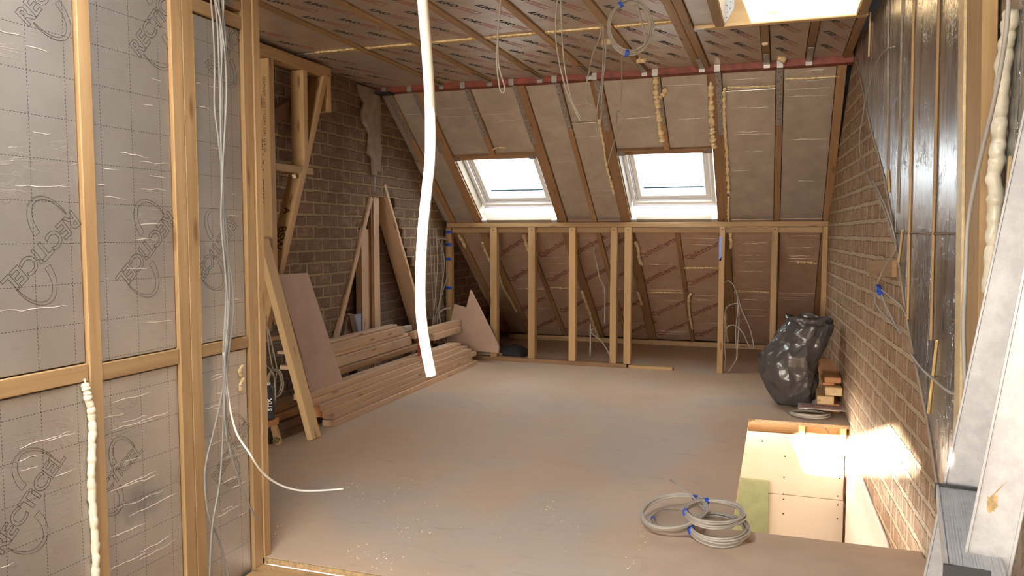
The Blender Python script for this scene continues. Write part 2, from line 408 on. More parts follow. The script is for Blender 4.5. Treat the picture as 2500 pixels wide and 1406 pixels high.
# ================================================================== SETTING
XL, XP, YK, ZC = -3.29, -1.93, 7.46, 2.531
def XR(y, off=0.0): return .415+.042*(YK-y)-off if y < YK+.06 else .449-off
NR = Vector((1, .042, 0)); DR = .415+.042*YK
def PW(x, y, off=0.0): return PN(x, y, NR, DR-off)
A38 = math.radians(38); c38, s38 = math.cos(A38), math.sin(A38)
SM = Matrix(((1, 0, 0, 0), (0, c38, s38, 6.03), (0, -s38, c38, ZC), (0, 0, 0, 1)))   # slope frame: u across, v down the roof, w outwards
EW = Vector((0, s38, c38)); SO = Vector((0, 6.03, ZC))
SMI = SM.inverted()
def SL(x, y, off=0.0):
    q = SMI @ PN(x, y, EW, EW.dot(SO)+off); return q.x, q.y

# floor with the stair opening
HX0, HY0, HY1 = -.165, 3.48, 5.66
fl = MB()
for a, b in (((XL-.3, 2.57), (HX0, 9.5)), ((HX0, HY1), (.55, 9.5)), ((HX0, 2.57), (.72, HY0))):
    fl.box((a[0], a[1], -.024), (b[0], b[1], 0))
tag(fl.build('floor', M_FLOOR), kind='structure')
fe = MB().box((XL, 2.562, -.024), (.7, 2.569, -.001)).box((HX0+.001, HY1-.008, -.024), (.5, HY1-.001, -.001))
tag(fe.build('trim_1', M_CHIPE), kind='structure')
tag(MB().box((XL-.3, -5.6, -.34), (HX0, 2.56, -.24)).box((HX0, -5.6, -.34), (.8, 2.56, -.24)).build('floor_lower', M_CONC), kind='structure')
st = MB().box((-.6, 5.9, -2.6), (.9, 5.95, -.03)).box((-.6, 3.0, -2.7), (.9, 5.95, -2.6)).box((-.62, 3.0, -2.6), (-.6, 5.9, -.26)).box((-.6, 3.0, -2.6), (.9, 3.02, -.26))
tag(st.build('wall_stairwell', M_SKIM), kind='structure')

# left brick wall: courses of brick with a ragged triangular chase
mb = MB(); rnd = random.Random(3); row = .09; z = -.27
while z < 2.62:
    zc = z+row/2; ye = min(9.6, 9.485-zc/.7813)
    yl = 5.93-(1.66-zc)*.545; yr = 6.165+(1.80-zc)*.655
    if zc < 1.66:
        a = min(5.93, yl)+rnd.uniform(-.035, .03); b = max(6.15, yr)+rnd.uniform(-.03, .04)
        mb.box((XL-.24, -5.6, z), (XL+rnd.uniform(-.006, .004), a, z+row)); mb.box((XL-.24, b, z), (XL+rnd.uniform(-.006, .004), max(b+.01, ye), z+row))
    else:
        mb.box((XL-.24, -5.6, z), (XL+rnd.uniform(-.004, .004), ye, z+row))
    z += row
tag(mb.build('wall_left', M_BRICKL), kind='structure')
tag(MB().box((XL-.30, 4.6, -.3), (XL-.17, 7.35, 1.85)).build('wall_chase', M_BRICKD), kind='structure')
# mortar scars beside the chase
def scar(name, pts, t=.02):
    return tag(MB().prism([PA(x, y, 0, XL+.004) for x, y in pts], (t, 0, 0)).build(name, M_CEMENT, bevel=.008, seg=2), kind='structure')
scar('trim_2', [(868, 205), (900, 215), (921, 222), (922, 300), (918, 380), (914, 430), (906, 428), (903, 385), (893, 375), (897, 330), (889, 310), (880, 298), (876, 270), (884, 250), (872, 228)], .03)
# right brick wall, white plaster low in the stairwell
def wall_poly(pts, t, off=0.0):
    return MB().prism([Vector((XR(y, off), y, z)) for y, z in pts], (t, 0, 0))
wr_ = wall_poly([(7.46, -2.6), (7.46, 1.45), (6.0, 2.6), (-5.6, 2.6), (-5.6, -2.6)], .25)
wr_.box((.449, 7.46, -.4), (.70, 7.62, 1.45)); wr_.prism([(.449, 7.62, -.4), (.449, 9.6, -.4), (.449, 9.45, 0), (.449, 7.62, 1.42)], (.25, 0, 0))
tag(wr_.build('wall_right', M_BRICKR, recalc=True), kind='structure')
sk = [(5.64, -.30), (5.35, -.25), (5.0, -.16), (4.75, -.18), (4.45, -.20), (4.2, -.215), (4.05, -.24), (3.98, -.33), (3.9, -.8), (3.6, -1.2), (3.5, -2.5), (5.64, -2.5)]
tag(wall_poly(sk, -.014).build('wall_right_plaster', M_SKIM, recalc=True, bevel=.004), kind='structure')
# wall behind the photographer; the sun comes in through an opening added in the flat roof to shape its patch
bw = MB().box((-3.6, -5.52, -.4), (1.3, -5.5, 2.7))
tag(bw.build('wall_back', M_SKIM), kind='structure')
# flat ceiling deck with the roof light well
RX0, RX1, RY0, RY1 = -.33, .39, 3.55, 4.85
cd = MB()
QX0, QX1, QY0, QY1 = -1.012, -.362, -4.73, -3.45  # edges of the unseen roof opening added to shape the sun patch
for a, b in (((XL-.3, -1.4), (-1.6, 6.2)), ((-1.6, 1.65), (RX0-.04, 6.2)), ((-1.6, -1.4), (-.55, .40)), ((-.55, -1.4), (RX0-.04, 1.65)), ((RX1+.04, -1.4), (1.3, 6.2)), ((RX0-.04, -1.4), (RX1+.04, RY0-.04)), ((RX0-.04, RY1+.04), (RX1+.04, 6.2)),
             ((XL-.3, -5.6), (QX0, -1.4)), ((QX1, -5.6), (1.3, -1.4)), ((QX0, -5.6), (QX1, QY0)), ((QX0, QY1), (QX1, -1.4))):
    cd.box((a[0], a[1], 2.63), (b[0], b[1], 2.80))
tag(cd.build('ceiling', M_ROOF), kind='structure')
kb = MB()   # deep kerb of an unseen skylight added for overhead fill, screening out the sun
for a, b in (((-1.64, .36), (-1.6, 1.69)), ((-.55, .36), (-.51, 1.69)), ((-1.6, .36), (-.55, .40)), ((-1.6, 1.65), (-.55, 1.69))): kb.box((a[0], a[1], 2.62), (b[0], b[1], 3.15))
tag(kb.build('window_4', M_SKIM), kind='structure')
# roof covering over the slope, two openings for the roof windows
WIN = [(-2.865, -2.07, .885, 1.79), (-1.335, -.535, .885, 1.79)]
rs = MB(); us = [-3.6, WIN[0][0], WIN[0][1], WIN[1][0], WIN[1][1], .8]
for k in range(5):
    if k in (1, 3):
        rs.box((us[k], -.15, .17), (us[k+1], .885, .22)).box((us[k], 1.79, .17), (us[k+1], 4.5, .22))
    else: rs.box((us[k], -.15, .17), (us[k+1], 4.5, .22))
rs.box((-3.6, -.15, -.3), (-3.54, 4.5, .17)).box((.70, -.15, -.3), (.76, 4.5, .17))
tag(rs.build('ceiling_sloped', M_ROOF, M=SM), kind='structure')
tag(MB().box((XL-.3, 9.45, -.3), (.8, 9.55, .6)).build('wall_front', M_ROOF), kind='structure')

# ================================================================== SLOPING ROOF
def sbox(name, a, b, mat, parent=None, axis='y', bevel=.0025): return tbox(name, a, b, mat, axis, parent, bevel, SM)
def smesh(name, mb, mat, parent=None, bevel=0): return mb.build(name, mat, parent, SM, bevel=bevel)
def strap(parent, u, v0, v1, wd=.042, wface=-.003, wrap=True):
    """perforated strap nailed to the face of a rafter, bent over the beam"""
    M = SM @ frame_M((u, v0, wface), (0, 1, 0), (0, 0, -1))
    o = MB().box((0, -wd/2, 0), (v1-v0, wd/2, .002)).build('metal_strap', M_STRAP, parent, M)
    return o
def bead(name, pts, r, mat, parent, seed=0, lump=.45, n=10):
    rn = random.Random(seed); pts = smooth_path(pts, 7)
    ph = [rn.uniform(0, 6.28) for _ in range(4)]
    N = len(pts); L = sum((pts[i+1]-pts[i]).length for i in range(N-1))
    def rad(t):
        e = min(1, t*L/(r*1.2)+.25, (1-t)*L/(r*1.2)+.25)
        x = t*L/(r*2.6)*6.28
        return r*e*(1+lump*.55*math.sin(x+ph[0])+lump*.5*math.sin(x*.43+ph[1])+lump*.3*math.sin(x*1.9+ph[2]))
    dense = smooth_path(pts, 3)
    dense = [q+Vector((noise.noise(q*30), noise.noise(q*30+Vector((9, 0, 0))), noise.noise(q*30+Vector((0, 9, 0)))))*r*.35 for q in dense]
    return MB().tube(dense, rad, n).build(name, mat, parent)
def sp(u, v, w_=0): return SM @ Vector((u, v, w_))

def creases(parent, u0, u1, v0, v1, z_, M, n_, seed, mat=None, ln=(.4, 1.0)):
    """raised wrinkles of the foil skin in a painted glint tone, running across the board"""
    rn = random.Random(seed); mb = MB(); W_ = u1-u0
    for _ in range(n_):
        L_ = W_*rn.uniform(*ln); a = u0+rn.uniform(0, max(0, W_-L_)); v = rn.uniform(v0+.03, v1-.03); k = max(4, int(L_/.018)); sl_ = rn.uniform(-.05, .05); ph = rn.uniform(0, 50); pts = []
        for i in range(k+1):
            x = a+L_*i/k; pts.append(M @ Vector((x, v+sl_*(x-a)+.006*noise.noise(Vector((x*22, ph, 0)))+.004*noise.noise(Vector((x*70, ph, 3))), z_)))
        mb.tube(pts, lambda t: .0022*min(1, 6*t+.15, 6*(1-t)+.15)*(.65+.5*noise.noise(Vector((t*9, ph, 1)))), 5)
    if mb.v: return mb.build('foil_crease_glint', mat or M_CREASE, parent)
# rafters: (u0, u1, v0, v1, material, label)
RAF = [
 (-3.226, -3.165, 0, 4.05, W_DARK, 'dusty rafter nearest the left brick wall with metal strap'),
 (-2.957, -2.868, 0, 4.08, W_DARK, 'doubled rafter on the left side of the left roof window'),
 (-2.497, -2.447, 0, .86, W_DARK, 'short jack rafter above the left roof window'),
 (-2.482, -2.435, 1.86, 4.08, W_DARK, 'short jack rafter running down below the left roof window'),
 (-2.064, -1.972, 0, 4.08, W_DARK, 'doubled rafter on the right side of the left roof window'),
 (-1.716, -1.672, 0, 4.08, W_DARK, 'slim rafter midway between the two roof windows'),
 (-1.432, -1.338, 0, 4.08, W_DARK, 'doubled rafter on the left side of the right roof window'),
 (-.930, -.884, 0, .86, W_DARK, 'short jack rafter with foam above the right roof window'),
 (-.942, -.896, 1.86, 4.08, W_DARK, 'short jack rafter running down below the right roof window'),
 (-.530, -.430, 0, 4.08, W_DARK, 'doubled rafter on the right side of the right roof window'),
 (-.040, .010, 0, 4.08, W_DARK, 'slim rafter in the right bays beyond the right roof window'),
 (.372, .436, 0, 4.05, W_DARK, 'rafter against the right brick wall'),
]
RO = []
for k, (u0, u1, v0, v1, m, lab) in enumerate(RAF):
    o = sbox('rafter', (u0, v0+.03, 0), (u1, v1, .165), m)
    tag(o, lab, 'rafter', 'rafters of the sloping roof'); RO.append(o)
    if v0 == 0: pass
STR = [(0, -3.19, .62), (1, -2.955, .80), (2, -2.472, .62), (4, -2.052, .72), (5, -1.694, .56), (6, -1.375, .60), (7, -.907, .55), (9, -.452, .70), (10, -.015, .62)]
for k, u, v1 in STR:
    strap(RO[k], u, -.015, v1, .040)
    MB().box((u-.021, 5.985, 2.487), (u+.021, 5.989, 2.56)).box((u-.021, 5.985, 2.484), (u+.021, 6.035, 2.488)).build('strap_hook', M_GALV, RO[k])
# spray foam along the rafters
for k, pts, r, sd in [
  (7, [(1601, 185), (1601, 225), (1606, 262), (1612, 315), (1618, 345)], .021, 1), (7, [(1625, 215), (1618, 230), (1610, 238)], .016, 2),
  (9, [(1735, 200), (1736, 250), (1738, 300), (1740, 330), (1743, 358)], .020, 3), (9, [(1769, 215), (1768, 270), (1771, 330), (1776, 400), (1779, 470)], .013, 4),
  (9, [(1779, 478), (1778, 512), (1780, 548)], .009, 5), (6, [(1462, 290), (1472, 345), (1480, 400), (1492, 445), (1499, 470)], .012, 6),
  (1, [(1178, 590), (1188, 618), (1205, 650)], .013, 7), (1, [(1215, 660), (1228, 700), (1245, 730), (1262, 762)], .014, 8), (0, [(1120, 572), (1130, 590), (1137, 603)], .014, 9),
  (4, [(1279, 572), (1286, 600), (1296, 625)], .014, 10), (5, [(1420, 708), (1430, 735), (1442, 770), (1452, 800), (1462, 825)], .016, 11),
  (6, [(1551, 588), (1558, 608), (1560, 630), (1568, 645)], .015, 12), (6, [(1558, 712), (1563, 730), (1567, 743)], .012, 13), (8, [(1688, 716), (1681, 728), (1685, 775), (1691, 803)], .013, 14),
  (9, [(1783, 568), (1785, 590), (1784, 606)], .013, 15), (9, [(1771, 762), (1772, 800), (1778, 842)], .014, 16)]:
    P3 = []
    for x, y in pts:
        u, v = SL(x, y); P3.append(sp(u, v, -.006))
    bead('foam_bead', P3, r, M_FOAM, RO[k], sd)
# foam-faced boards between rafters, in courses down the slope
BAY = [(-3.286, -3.228), (-3.163, -2.959), (-2.866, -2.499), (-2.445, -2.066), (-1.970, -1.718), (-1.670, -1.434), (-1.336, -.932), (-.882, -.532), (-.428, -.042), (.012, .370)]
BN = ['at the left brick wall', 'left of the left roof window', 'over left half of left roof window', 'over right half of left roof window', 'right of the left roof window',
      'left of the right roof window', 'over left half of right roof window', 'over right half of right roof window', 'right of the right roof window', 'in the last bay by the right brick wall']
def clip_u(u1): return u1
bi = 0
for k, (u0, u1) in enumerate(BAY):
    win = k in (2, 3, 6, 7)
    if win:
        cuts = [(.02, .369, 'top strip'), (.372, .845, 'upper board')]
        if k in (6, 7): cuts = [(.02, .845, 'upper board')]
        if k == 3: cuts = [(.02, .417, 'top strip'), (.42, .845, 'upper board')]
    else:
        cuts = [(.02, .909, 'upper board'), (.912, 1.80, 'middle board')]
        if k == 8: cuts = [(.03, .255, 'top strip'), (.258, 1.80, 'tall board')]
        if k == 9: cuts = [(.02, .172, 'top strip'), (.175, 1.80, 'tall board')]
        if k == 4: cuts = [(.02, .472, 'top strip'), (.475, 1.80, 'tall board')]
        if k == 5: cuts = [(.02, .512, 'top strip'), (.515, 1.80, 'tall board')]
    low = [(1.815 if not win else 1.90, 3.007, 'lower board'), (3.01, 4.05, 'foot board')]
    if k in (2, 3): u0_, u1_ = (-2.866, -2.484) if k == 2 else (-2.433, -2.066)
    elif k in (6, 7): u0_, u1_ = (-1.336, -.944) if k == 6 else (-.894, -.532)
    else: u0_, u1_ = u0, u1
    for a, b, nm in cuts+low:
        lo = nm in ('lower board', 'foot board')
        q0, q1 = (u0_, u1_) if lo else (u0, u1)
        wv = .012+.006*((k*7+len(nm)) % 3)
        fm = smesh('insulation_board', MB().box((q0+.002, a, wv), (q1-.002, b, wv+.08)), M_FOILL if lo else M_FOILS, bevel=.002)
        where = 'behind the knee wall' if lo else 'on the slope'
        tag(fm, f'foil {nm} {where}, {BN[k]}', 'insulation board', 'foil boards between the rafters')
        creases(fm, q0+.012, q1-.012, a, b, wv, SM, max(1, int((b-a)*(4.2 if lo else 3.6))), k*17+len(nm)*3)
        if lo and 1 < k < 8:
            rn = random.Random(k*31+len(nm))
            for t in range(2):
                put_text('printed_logo', 'Quinntherm', .10, SM @ Matrix.Translation(((q0+q1)/2+rn.uniform(-.05, .05), a+(.33+.42*t)*(b-a), wv-.0006)) @ Matrix.Rotation(math.pi, 4, 'X') @ Matrix.Rotation(math.radians(38), 4, 'Z'), M_REDDK, fm, outline=.0022)
# cream joint lines of foam between the board courses
def joint(pts, r, lab):
    P3 = []
    for x, y in pts:
        u, v = SL(x, y); P3.append(sp(u, v, .006))
    o = bead('foam_joint', P3, r, M_FOAM, None, int(pts[0][0]), .7, 6)
    return tag(o, lab, 'foam joint', 'thin foam joints between roof boards')
joint([(1262, 706), (1340, 707)], .0055, 'thin cream foam joint behind the second and third knee wall studs')
joint([(1345, 703), (1395, 705)], .008, 'thicker peach foam joint just left of the third knee wall stud')
joint([(1575, 716), (1605, 715), (1668, 716)], .0055, 'thin foam joint low on the slope under the right roof window')
joint([(1670, 656), (1720, 655), (1752, 656)], .008, 'bright foam joint high behind the knee wall, left of the taped stud')
joint([(1775, 215), (1840, 213), (1897, 210)], .0065, 'straight cream joint under the torn top strip right of the right window')
joint([(1918, 194), (1985, 192), (2050, 187)], .0075, 'cream joint across the last bay under the red beam')
joint([(1200, 367), (1215, 362), (1235, 362)], .006, 'short foam streak over the left roof window header')
joint([(1945, 643), (1970, 641), (1993, 645)], .010, 'foam smear on the board behind the last knee wall stud')
joint([(1792, 711), (1840, 713), (1878, 715)], .005, 'thin foam joint right of the looped cables behind the knee wall')

# roof windows
def roof_window(n_, u0, u1, v0, v1):
    root = tag(empty(f'window_{n_}', sp((u0+u1)/2, v1, .16)), kind='structure')
    def fr(name, a, b, t, w0, w1, mat):
        (p, q), (r_, s_) = a, b
        mb = MB().box((p, q, w0), (p+t, s_, w1)).box((r_-t, q, w0), (r_, s_, w1)).box((p+t, q, w0), (r_-t, q+t, w1)).box((p+t, s_-t, w0), (r_-t, s_, w1))
        return smesh(name, mb, mat, root, bevel=.003)
    lo = .012
    fr('window_frame', (u0+.016, v0-.02), (u1-.016, v1-.085), .032, .118, .23, M_WHITE)
    fr('frame_lip', (u0+.050, v0+.01), (u1-.050, v1-.118), .012, .140, .22, M_LILAC)
    fr('window_sash', (u0+.064, v0+.02), (u1-.064, v1-.132), .040, .150, .21, M_WHITE)
    fr('glazing_gasket', (u0+.103, v0+.055), (u1-.103, v1-.17), .005, .172, .20, M_LILAC)
    smesh('glass_pane', MB().box((u0+.10, v0+.05, .185), (u1-.10, v1-.165, .191)), M_GLASS, root)
    smesh('lower_gasket', MB().box((u0+.13, v1-.255, .187), (u1-.12, v1-.235, .199)), M_BLUEG, root)
    return root
for n_, (u0, u1, v0, v1) in zip((1, 2), WIN): roof_window(n_, u0, u1, v0, v1)
for (u0, u1, v0, v1), nm in zip(WIN, ('left', 'right')):
    hd = sbox('trimmer', (u0, v0-.03, -.003), (u1, v0+.015, .12), W_DARK, axis='x'); tag(hd, f'timber header across the top of the {nm} roof window', 'timber', 'trimmers of the roof windows')
    for e, x in (('a', u0+.034), ('b', u1-.034)):
        smesh('joist_hanger', MB().box((x-.034, v0-.032, -.006), (x+.034, v0+.017, -.0035)).box((x-.034, v0+.016, -.006), (x+.034, v0+.019, .06)), M_GALV, hd)
    tr = sbox('trimmer', (u0, v1, .0), (u1, v1+.05, .19), W_WHITE, axis='x'); tag(tr, f'pale trimmer board lit by daylight under the {nm} roof window', 'timber', 'trimmers of the roof windows')
    smesh('inner_board', MB().box((u0+.002, v1-.010, .0), (u1-.002, v1-.001, .032)), W_WHITE, tr, bevel=.002)
    for x, sg in ((u0, 1), (u1, -1)):
        mbh = MB().prism([(x, v1-.0135, -.004), (x+sg*.055, v1-.0135, -.004), (x+sg*.045, v1-.0135, .03), (x+sg*.022, v1-.0135, .065), (x, v1-.0135, .075)], (0, .003, 0))
        mbh.box((min(x, x+sg*.055), v1-.012, -.006), (max(x, x+sg*.055), v1+.05, -.0035))
        h_ = smesh('joist_hanger', mbh, M_GALVB, tr)
        hm = MB()
        for a, b in ((.014, .01), (.036, .008), (.014, .035), (.012, .055), (.027, .03)):
            hm.tube([(x+sg*a, v1-.0145, b), (x+sg*a, v1-.0135, b)], .0028, 6)
        smesh('nail_hole', hm, M_HOLE, h_)
# reveal board coloured pale for the daylight on the left cheek of each window
for (u0, u1, v0, v1), nm in zip(WIN, ('left', 'right')):
    o = sbox('reveal_lining', (u0-.001, v0+.0, .018), (u0+.007, v1-.015, .150), W_WHITE); tag(o, f'daylight-coloured board lining the left cheek of the {nm} roof window', 'board', 'lining boards of the roof windows')

# ================================================================== BEAM AND CEILING
bm_ = MB().box((XL-.1, 5.992, 2.492), (.47, 6.10, 2.507)).box((XL-.1, 6.04, 2.507), (.47, 6.052, 2.60)).box((XL-.1, 5.992, 2.60), (.47, 6.10, 2.612)).box((XL-.1, 5.993, 2.50), (.47, 5.999, 2.556))
bm_o = tag(bm_.build('steel_beam', M_RED), 'red painted steel beam across the room where ceiling meets roof slope', 'beam')
MB().box((XL, 5.93, 2.475), (XL+.17, 6.05, 2.490)).build('bearing_plate', M_BLKCLOTH, bm_o)
JX = [(-2.66, .05, 'first'), (-2.235, .05, 'second'), (-1.812, .05, 'third'), (-1.413, .05, 'fourth'), (-.985, .05, 'fifth')]
joists = []
for x, wd, nm in JX:
    o = tbox('ceiling_joist', (x-wd/2, 2.6, ZC-.008), (x+wd/2, 5.985, 2.628), W_STUD, 'y'); joists.append(o)
    tag(o, f'flush timber ceiling joist, {nm} from the left brick wall', 'joist', 'ceiling joists')
for x, nm in ((-.585, 'left half of the doubled ceiling joist beside the roof light'), (-.532, 'right half of the doubled ceiling joist beside the roof light')):
    o = tbox('ceiling_joist', (x-.026, 2.6, ZC-.014), (x+.025, 5.985, 2.628), W_STUD, 'y'); joists.append(o); tag(o, nm, 'joist', 'ceiling joists')
for x, y0, nm in ((-.105, 4.905, 'short ceiling joist with foam between roof light and red beam'), (.178, 4.905, 'short ceiling joist with a steel strap right of the foamed one'), (.425, 4.905, 'short ceiling joist tight to the right wall')):
    o = tbox('ceiling_joist', (x-.024, y0, ZC-.01), (x+.024, 5.985, 2.628), W_DARK, 'y'); joists.append(o); tag(o, nm, 'joist', 'ceiling joists')
for o, x in zip(joists, [q[0] for q in JX]+[-.585, -.56, -.105, .178, .425]):
    if x in (-.585, .425): continue
    L_ = .34 if x != .178 else .45
    MB().box((0, -.019, 0), (L_, .019, .002)).build('metal_strap', M_STRAP, o, frame_M((x, 5.985-L_, ZC-.0175), (0, 1, 0), (0, 0, -1)))
    MB().box((x-.021, 5.983, 2.487), (x+.021, 5.987, 2.53)).build('strap_hook', M_GALV, o)
# roof light: trimmers
tr = tbox('trimmer', (-.505, RY1, ZC-.012), (.45, RY1+.05, 2.92), W_YEL, 'x'); tag(tr, 'thick daylit timber trimmer at the far side of the flat roof light', 'timber', 'trimmers of the flat roof light')
h_ = MB().prism([(RX0+.002, RY1-.003, 2.535), (RX0+.02, RY1-.003, 2.56), (RX0+.055, RY1-.003, 2.62), (RX0+.055, RY1-.003, 2.70), (RX0+.002, RY1-.003, 2.70)], (0, .0025, 0)).build('joist_hanger', M_GALVB, tr)
hm = MB()
for a, b in ((.013, 2.57), (.018, 2.60), (.033, 2.62), (.014, 2.64), (.036, 2.66), (.02, 2.68)): hm.tube([(RX0+a, RY1-.005, b), (RX0+a, RY1-.003, b)], .0028, 6)
hm.build('nail_hole', M_HOLE, h_)
MB().box((-.505, RY1-.004, ZC-.016), (-.445, RY1+.052, ZC-.0125)).build('hanger_plate', M_GALV, tr)
for a, b, nm in ((RX0-.05, RX0, 'left'), (RX1, RX1+.05, 'right')):
    o = tbox('trimmer', (a, RY0-.1, ZC-.012), (b, RY1-.001, 2.92), W_STUD, 'y'); tag(o, f'timber trimmer along the {nm} side of the flat roof light', 'timber', 'trimmers of the flat roof light')
    xx = RX0+.004 if nm == 'left' else RX1-.004
    MB().box((min(xx, xx+(.004 if nm == 'right' else -.004)), RY0, ZC+.0), (max(xx, xx+(.004 if nm == 'right' else -.004)), RY1-.004, 2.9)).build('white_lining', M_WHITE, o)
o = tbox('trimmer', (RX0, RY0-.05, ZC-.012), (RX1, RY0, 2.92), W_STUD, 'x'); tag(o, 'timber trimmer at the near side of the flat roof light', 'timber', 'trimmers of the flat roof light')
rl = tag(empty('window_3', (0, 4.2, 2.92)), kind='structure')
MB().box((RX0-.05, RY0-.05, 2.925), (RX1+.05, RY1+.05, 2.935)).build('glass_pane', M_GLASST, rl)

# ceiling boards between joists; black lettering and red boxes printed on the foil
CB = [(XL, -2.687), (-2.633, -2.262), (-2.208, -1.839), (-1.785, -1.440), (-1.386, -1.012), (-.958, -.614)]
CN = ['along the left brick wall', 'between first and second ceiling joists', 'between second and third ceiling joists', 'between third and fourth ceiling joists', 'between fourth and fifth ceiling joists', 'between fifth ceiling joist and the doubled joist']
def red_box(mb, x, y, a, ln, wd, z_):
    R = Matrix.Translation((x, y, z_)) @ Matrix.Rotation(a, 4, 'Z'); t = .0035
    for p, q in (((0, -wd/2), (ln, -wd/2+t)), ((0, wd/2-t), (ln, wd/2)), ((0, -wd/2), (t, wd/2)), ((ln-t, -wd/2), (ln, wd/2)), ((ln*.68, -wd/2), (ln*.68+t*.6, wd/2))):
        mb.box((p[0], p[1], -.0004), (q[0], q[1], 0), 0, R)
    for i in range(3):
        yy = -wd*.25+i*wd*.25; mb.box((ln*.08, yy-.0012, -.0004), (ln*.60, yy+.0012, 0), 0, R)
def ceil_board(x0, x1, y0, y1, lab, seed):
    zc = ZC+.004
    b = MB().box((x0+.002, y0, zc), (x1-.002, y1, zc+.08)).build('insulation_board', M_FOILC, bevel=.002)
    tag(b, lab, 'insulation board', 'printed foil boards of the ceiling')
    rn = random.Random(seed); rb = MB(); tx = MB(); y = y0+.12; i = 0
    ang = math.radians(90-22); me = text_mesh('IUNO', .054, 0.0, .0022, .25)
    while y < y1-.12:
        for xx in (x0+.10, x0+.27):
            if xx > x1-.06: continue
            yy = y+rn.uniform(-.015, .015)+(.11 if xx > x0+.2 else 0)
            if yy > y1-.10: continue
            fl_ = (i % 2 == 0); i += 1
            d = Vector((math.cos(ang), math.sin(ang), 0))
            red_box(rb, xx-(0 if fl_ else .0), yy, ang, .165, .044, zc-.0002)
            T = Vector((xx, yy, zc-.0006))-d*.085
            mesh_MB(tx, me, Matrix.Translation(T) @ Matrix.Rotation(ang, 4, 'Z') @ Matrix.Rotation(math.pi, 4, 'X'))
        y += .34
    if rb.v: rb.build('printed_box', M_REDINK, b)
    if tx.v: tx.build('printed_lettering', M_INK, b)
    return b
for k, (x0, x1) in enumerate(CB):
    ceil_board(x0, x1, 2.9, 4.67, f'near printed foil ceiling board {CN[k]}', k)
    ceil_board(x0, x1, 4.72, 5.985, f'far printed foil ceiling board {CN[k]}', k+20)
ceil_board(-.507, -.383, 2.9, 4.84, 'narrow printed foil ceiling board between doubled joist and roof light', 51)
ceil_board(-.505, -.131, 4.91, 5.985, 'printed foil ceiling board left of the foamed short joist', 52)
ceil_board(-.079, .152, 4.91, 5.985, 'printed foil ceiling board between the two strapped short joists', 53)
ceil_board(.204, .399, 4.91, 5.985, 'printed foil ceiling board in the right corner by the red beam', 54)
for k, (x0, x1) in enumerate(CB):
    if k == 0: x0 = -3.02
    o = tbox('noggin', (x0+.002, 4.672, ZC-.004), (x1-.002, 4.718, 2.60), M_PIR, 'x', bevel=.004)
    bead('foam_bead', [Vector((x0+.02, 4.668, ZC-.002)), Vector(((x0+x1)/2, 4.664, ZC-.003)), Vector((x1-.02, 4.668, ZC-.002))], .007, M_FOAM, o, k, .5, 6)
    tag(o, f'yellow foam strip filling the board joint {CN[k]}', 'foam strip', 'yellow strips across the ceiling')
for x, y, r, lab in ((1480, 95, .028, 'yellow foam blob on the ceiling left of the hanging cable coil'), (1565, 143, .030, 'yellow foam blob on the ceiling below the hanging cable coil'), (1868, 100, .02, 'small foam blob on the foamed short ceiling joist'), (1908, 140, .026, 'torn foam blob above the red beam by the short joists')):
    q = PA(x, y, 2, ZC); o = bead('foam_blob', [q+Vector((-r, 0, 0)), q+Vector((0, .01, -.012)), q+Vector((r*1.2, .015, 0))], r*.8, M_FOAM, None, int(x), .5)
    tag(o, lab, 'foam blob')

# ================================================================== KNEE WALL
rail = tbox('top_rail', (-3.25, 7.425, 1.362), (.425, 7.47, 1.408), W_STUD, 'x'); tag(rail, 'long top rail of the knee wall frame', 'timber')
back = tbox('header_rail', (-3.25, 7.472, 1.305), (.425, 7.52, 1.36), W_STUD, 'x'); tag(back, 'rear rail just below the top rail of the knee wall', 'timber')
KS = [(1197, 1213, 879, 'first'), (1289, 1306, 884, 'second'), (1388.5, 1404, 890, 'third'), (1489, 1505, 896, 'fourth'), (1523, 1540, 899, 'fifth'), (1753, 1767, 907, 'sixth'), (1880, 1895, 914, 'seventh')]
for x0, x1, yb, nm in KS:
    a = PA(x0, 750, 1, YK-.03).x; b = PA(x1, 750, 1, YK-.03).x
    o = tbox('knee_wall_stud', (a, YK-.035, .0 if nm in ('sixth', 'seventh') else .04), (b, YK+.05, 1.361), W_STUDL if nm in ('third', 'fourth', 'fifth') else W_STUD, 'z')
    tag(o, f'upright knee wall stud, {nm} from the left', 'stud', 'knee wall studs')
    if nm == 'sixth':
        o['label'] = 'knee wall stud marked with blue tape, sixth from the left'
        MB().box((a-.001, YK-.037, 1.05), (a+.022, YK-.035, 1.27)).prism([(a-.001, YK-.037, 1.05), (a+.03, YK-.037, 1.10), (a+.022, YK-.037, 1.05)], (0, .002, 0)).build('blue_tape', M_TAPE, o)
    MB().tube([((a+b)/2, YK-.037, 1.335), ((a+b)/2, YK-.034, 1.335)], .005, 8).build('screw_hole', M_HOLE, o)
o = tbox('knee_wall_stud', (.372, YK-.02, 0), (.424, YK+.05, 1.361), W_STUD, 'z'); tag(o, 'last knee wall stud, tight against the right brick wall', 'stud', 'knee wall studs')
o = tbox('knee_wall_stud', (XL+.02, YK-.02, 0), (XL+.085, YK+.05, 1.361), W_STUD, 'z'); tag(o, 'knee wall stud at the left brick wall, behind grey cables', 'stud', 'knee wall studs')
for z in (1.30, 1.17, 1.02, .72):
    MB().box((XL+.018, YK-.0225, z), (XL+.087, YK-.020, z+.03)).build('blue_tape', M_TAPE, o)
for a, b, lab in ((-3.15, -1.36, 'left length of dusty sole plate under the knee wall studs'), (-1.345, -.92, 'short yellow sole plate right of the fifth knee wall stud')):
    o = tbox('sole_plate', (a, YK-.045, .0), (b, YK+.05, .04 if a < -2 else .03), W_STUDL if a > -2 else W_DARK, 'x'); tag(o, lab, 'timber', 'sole plates of the knee wall')
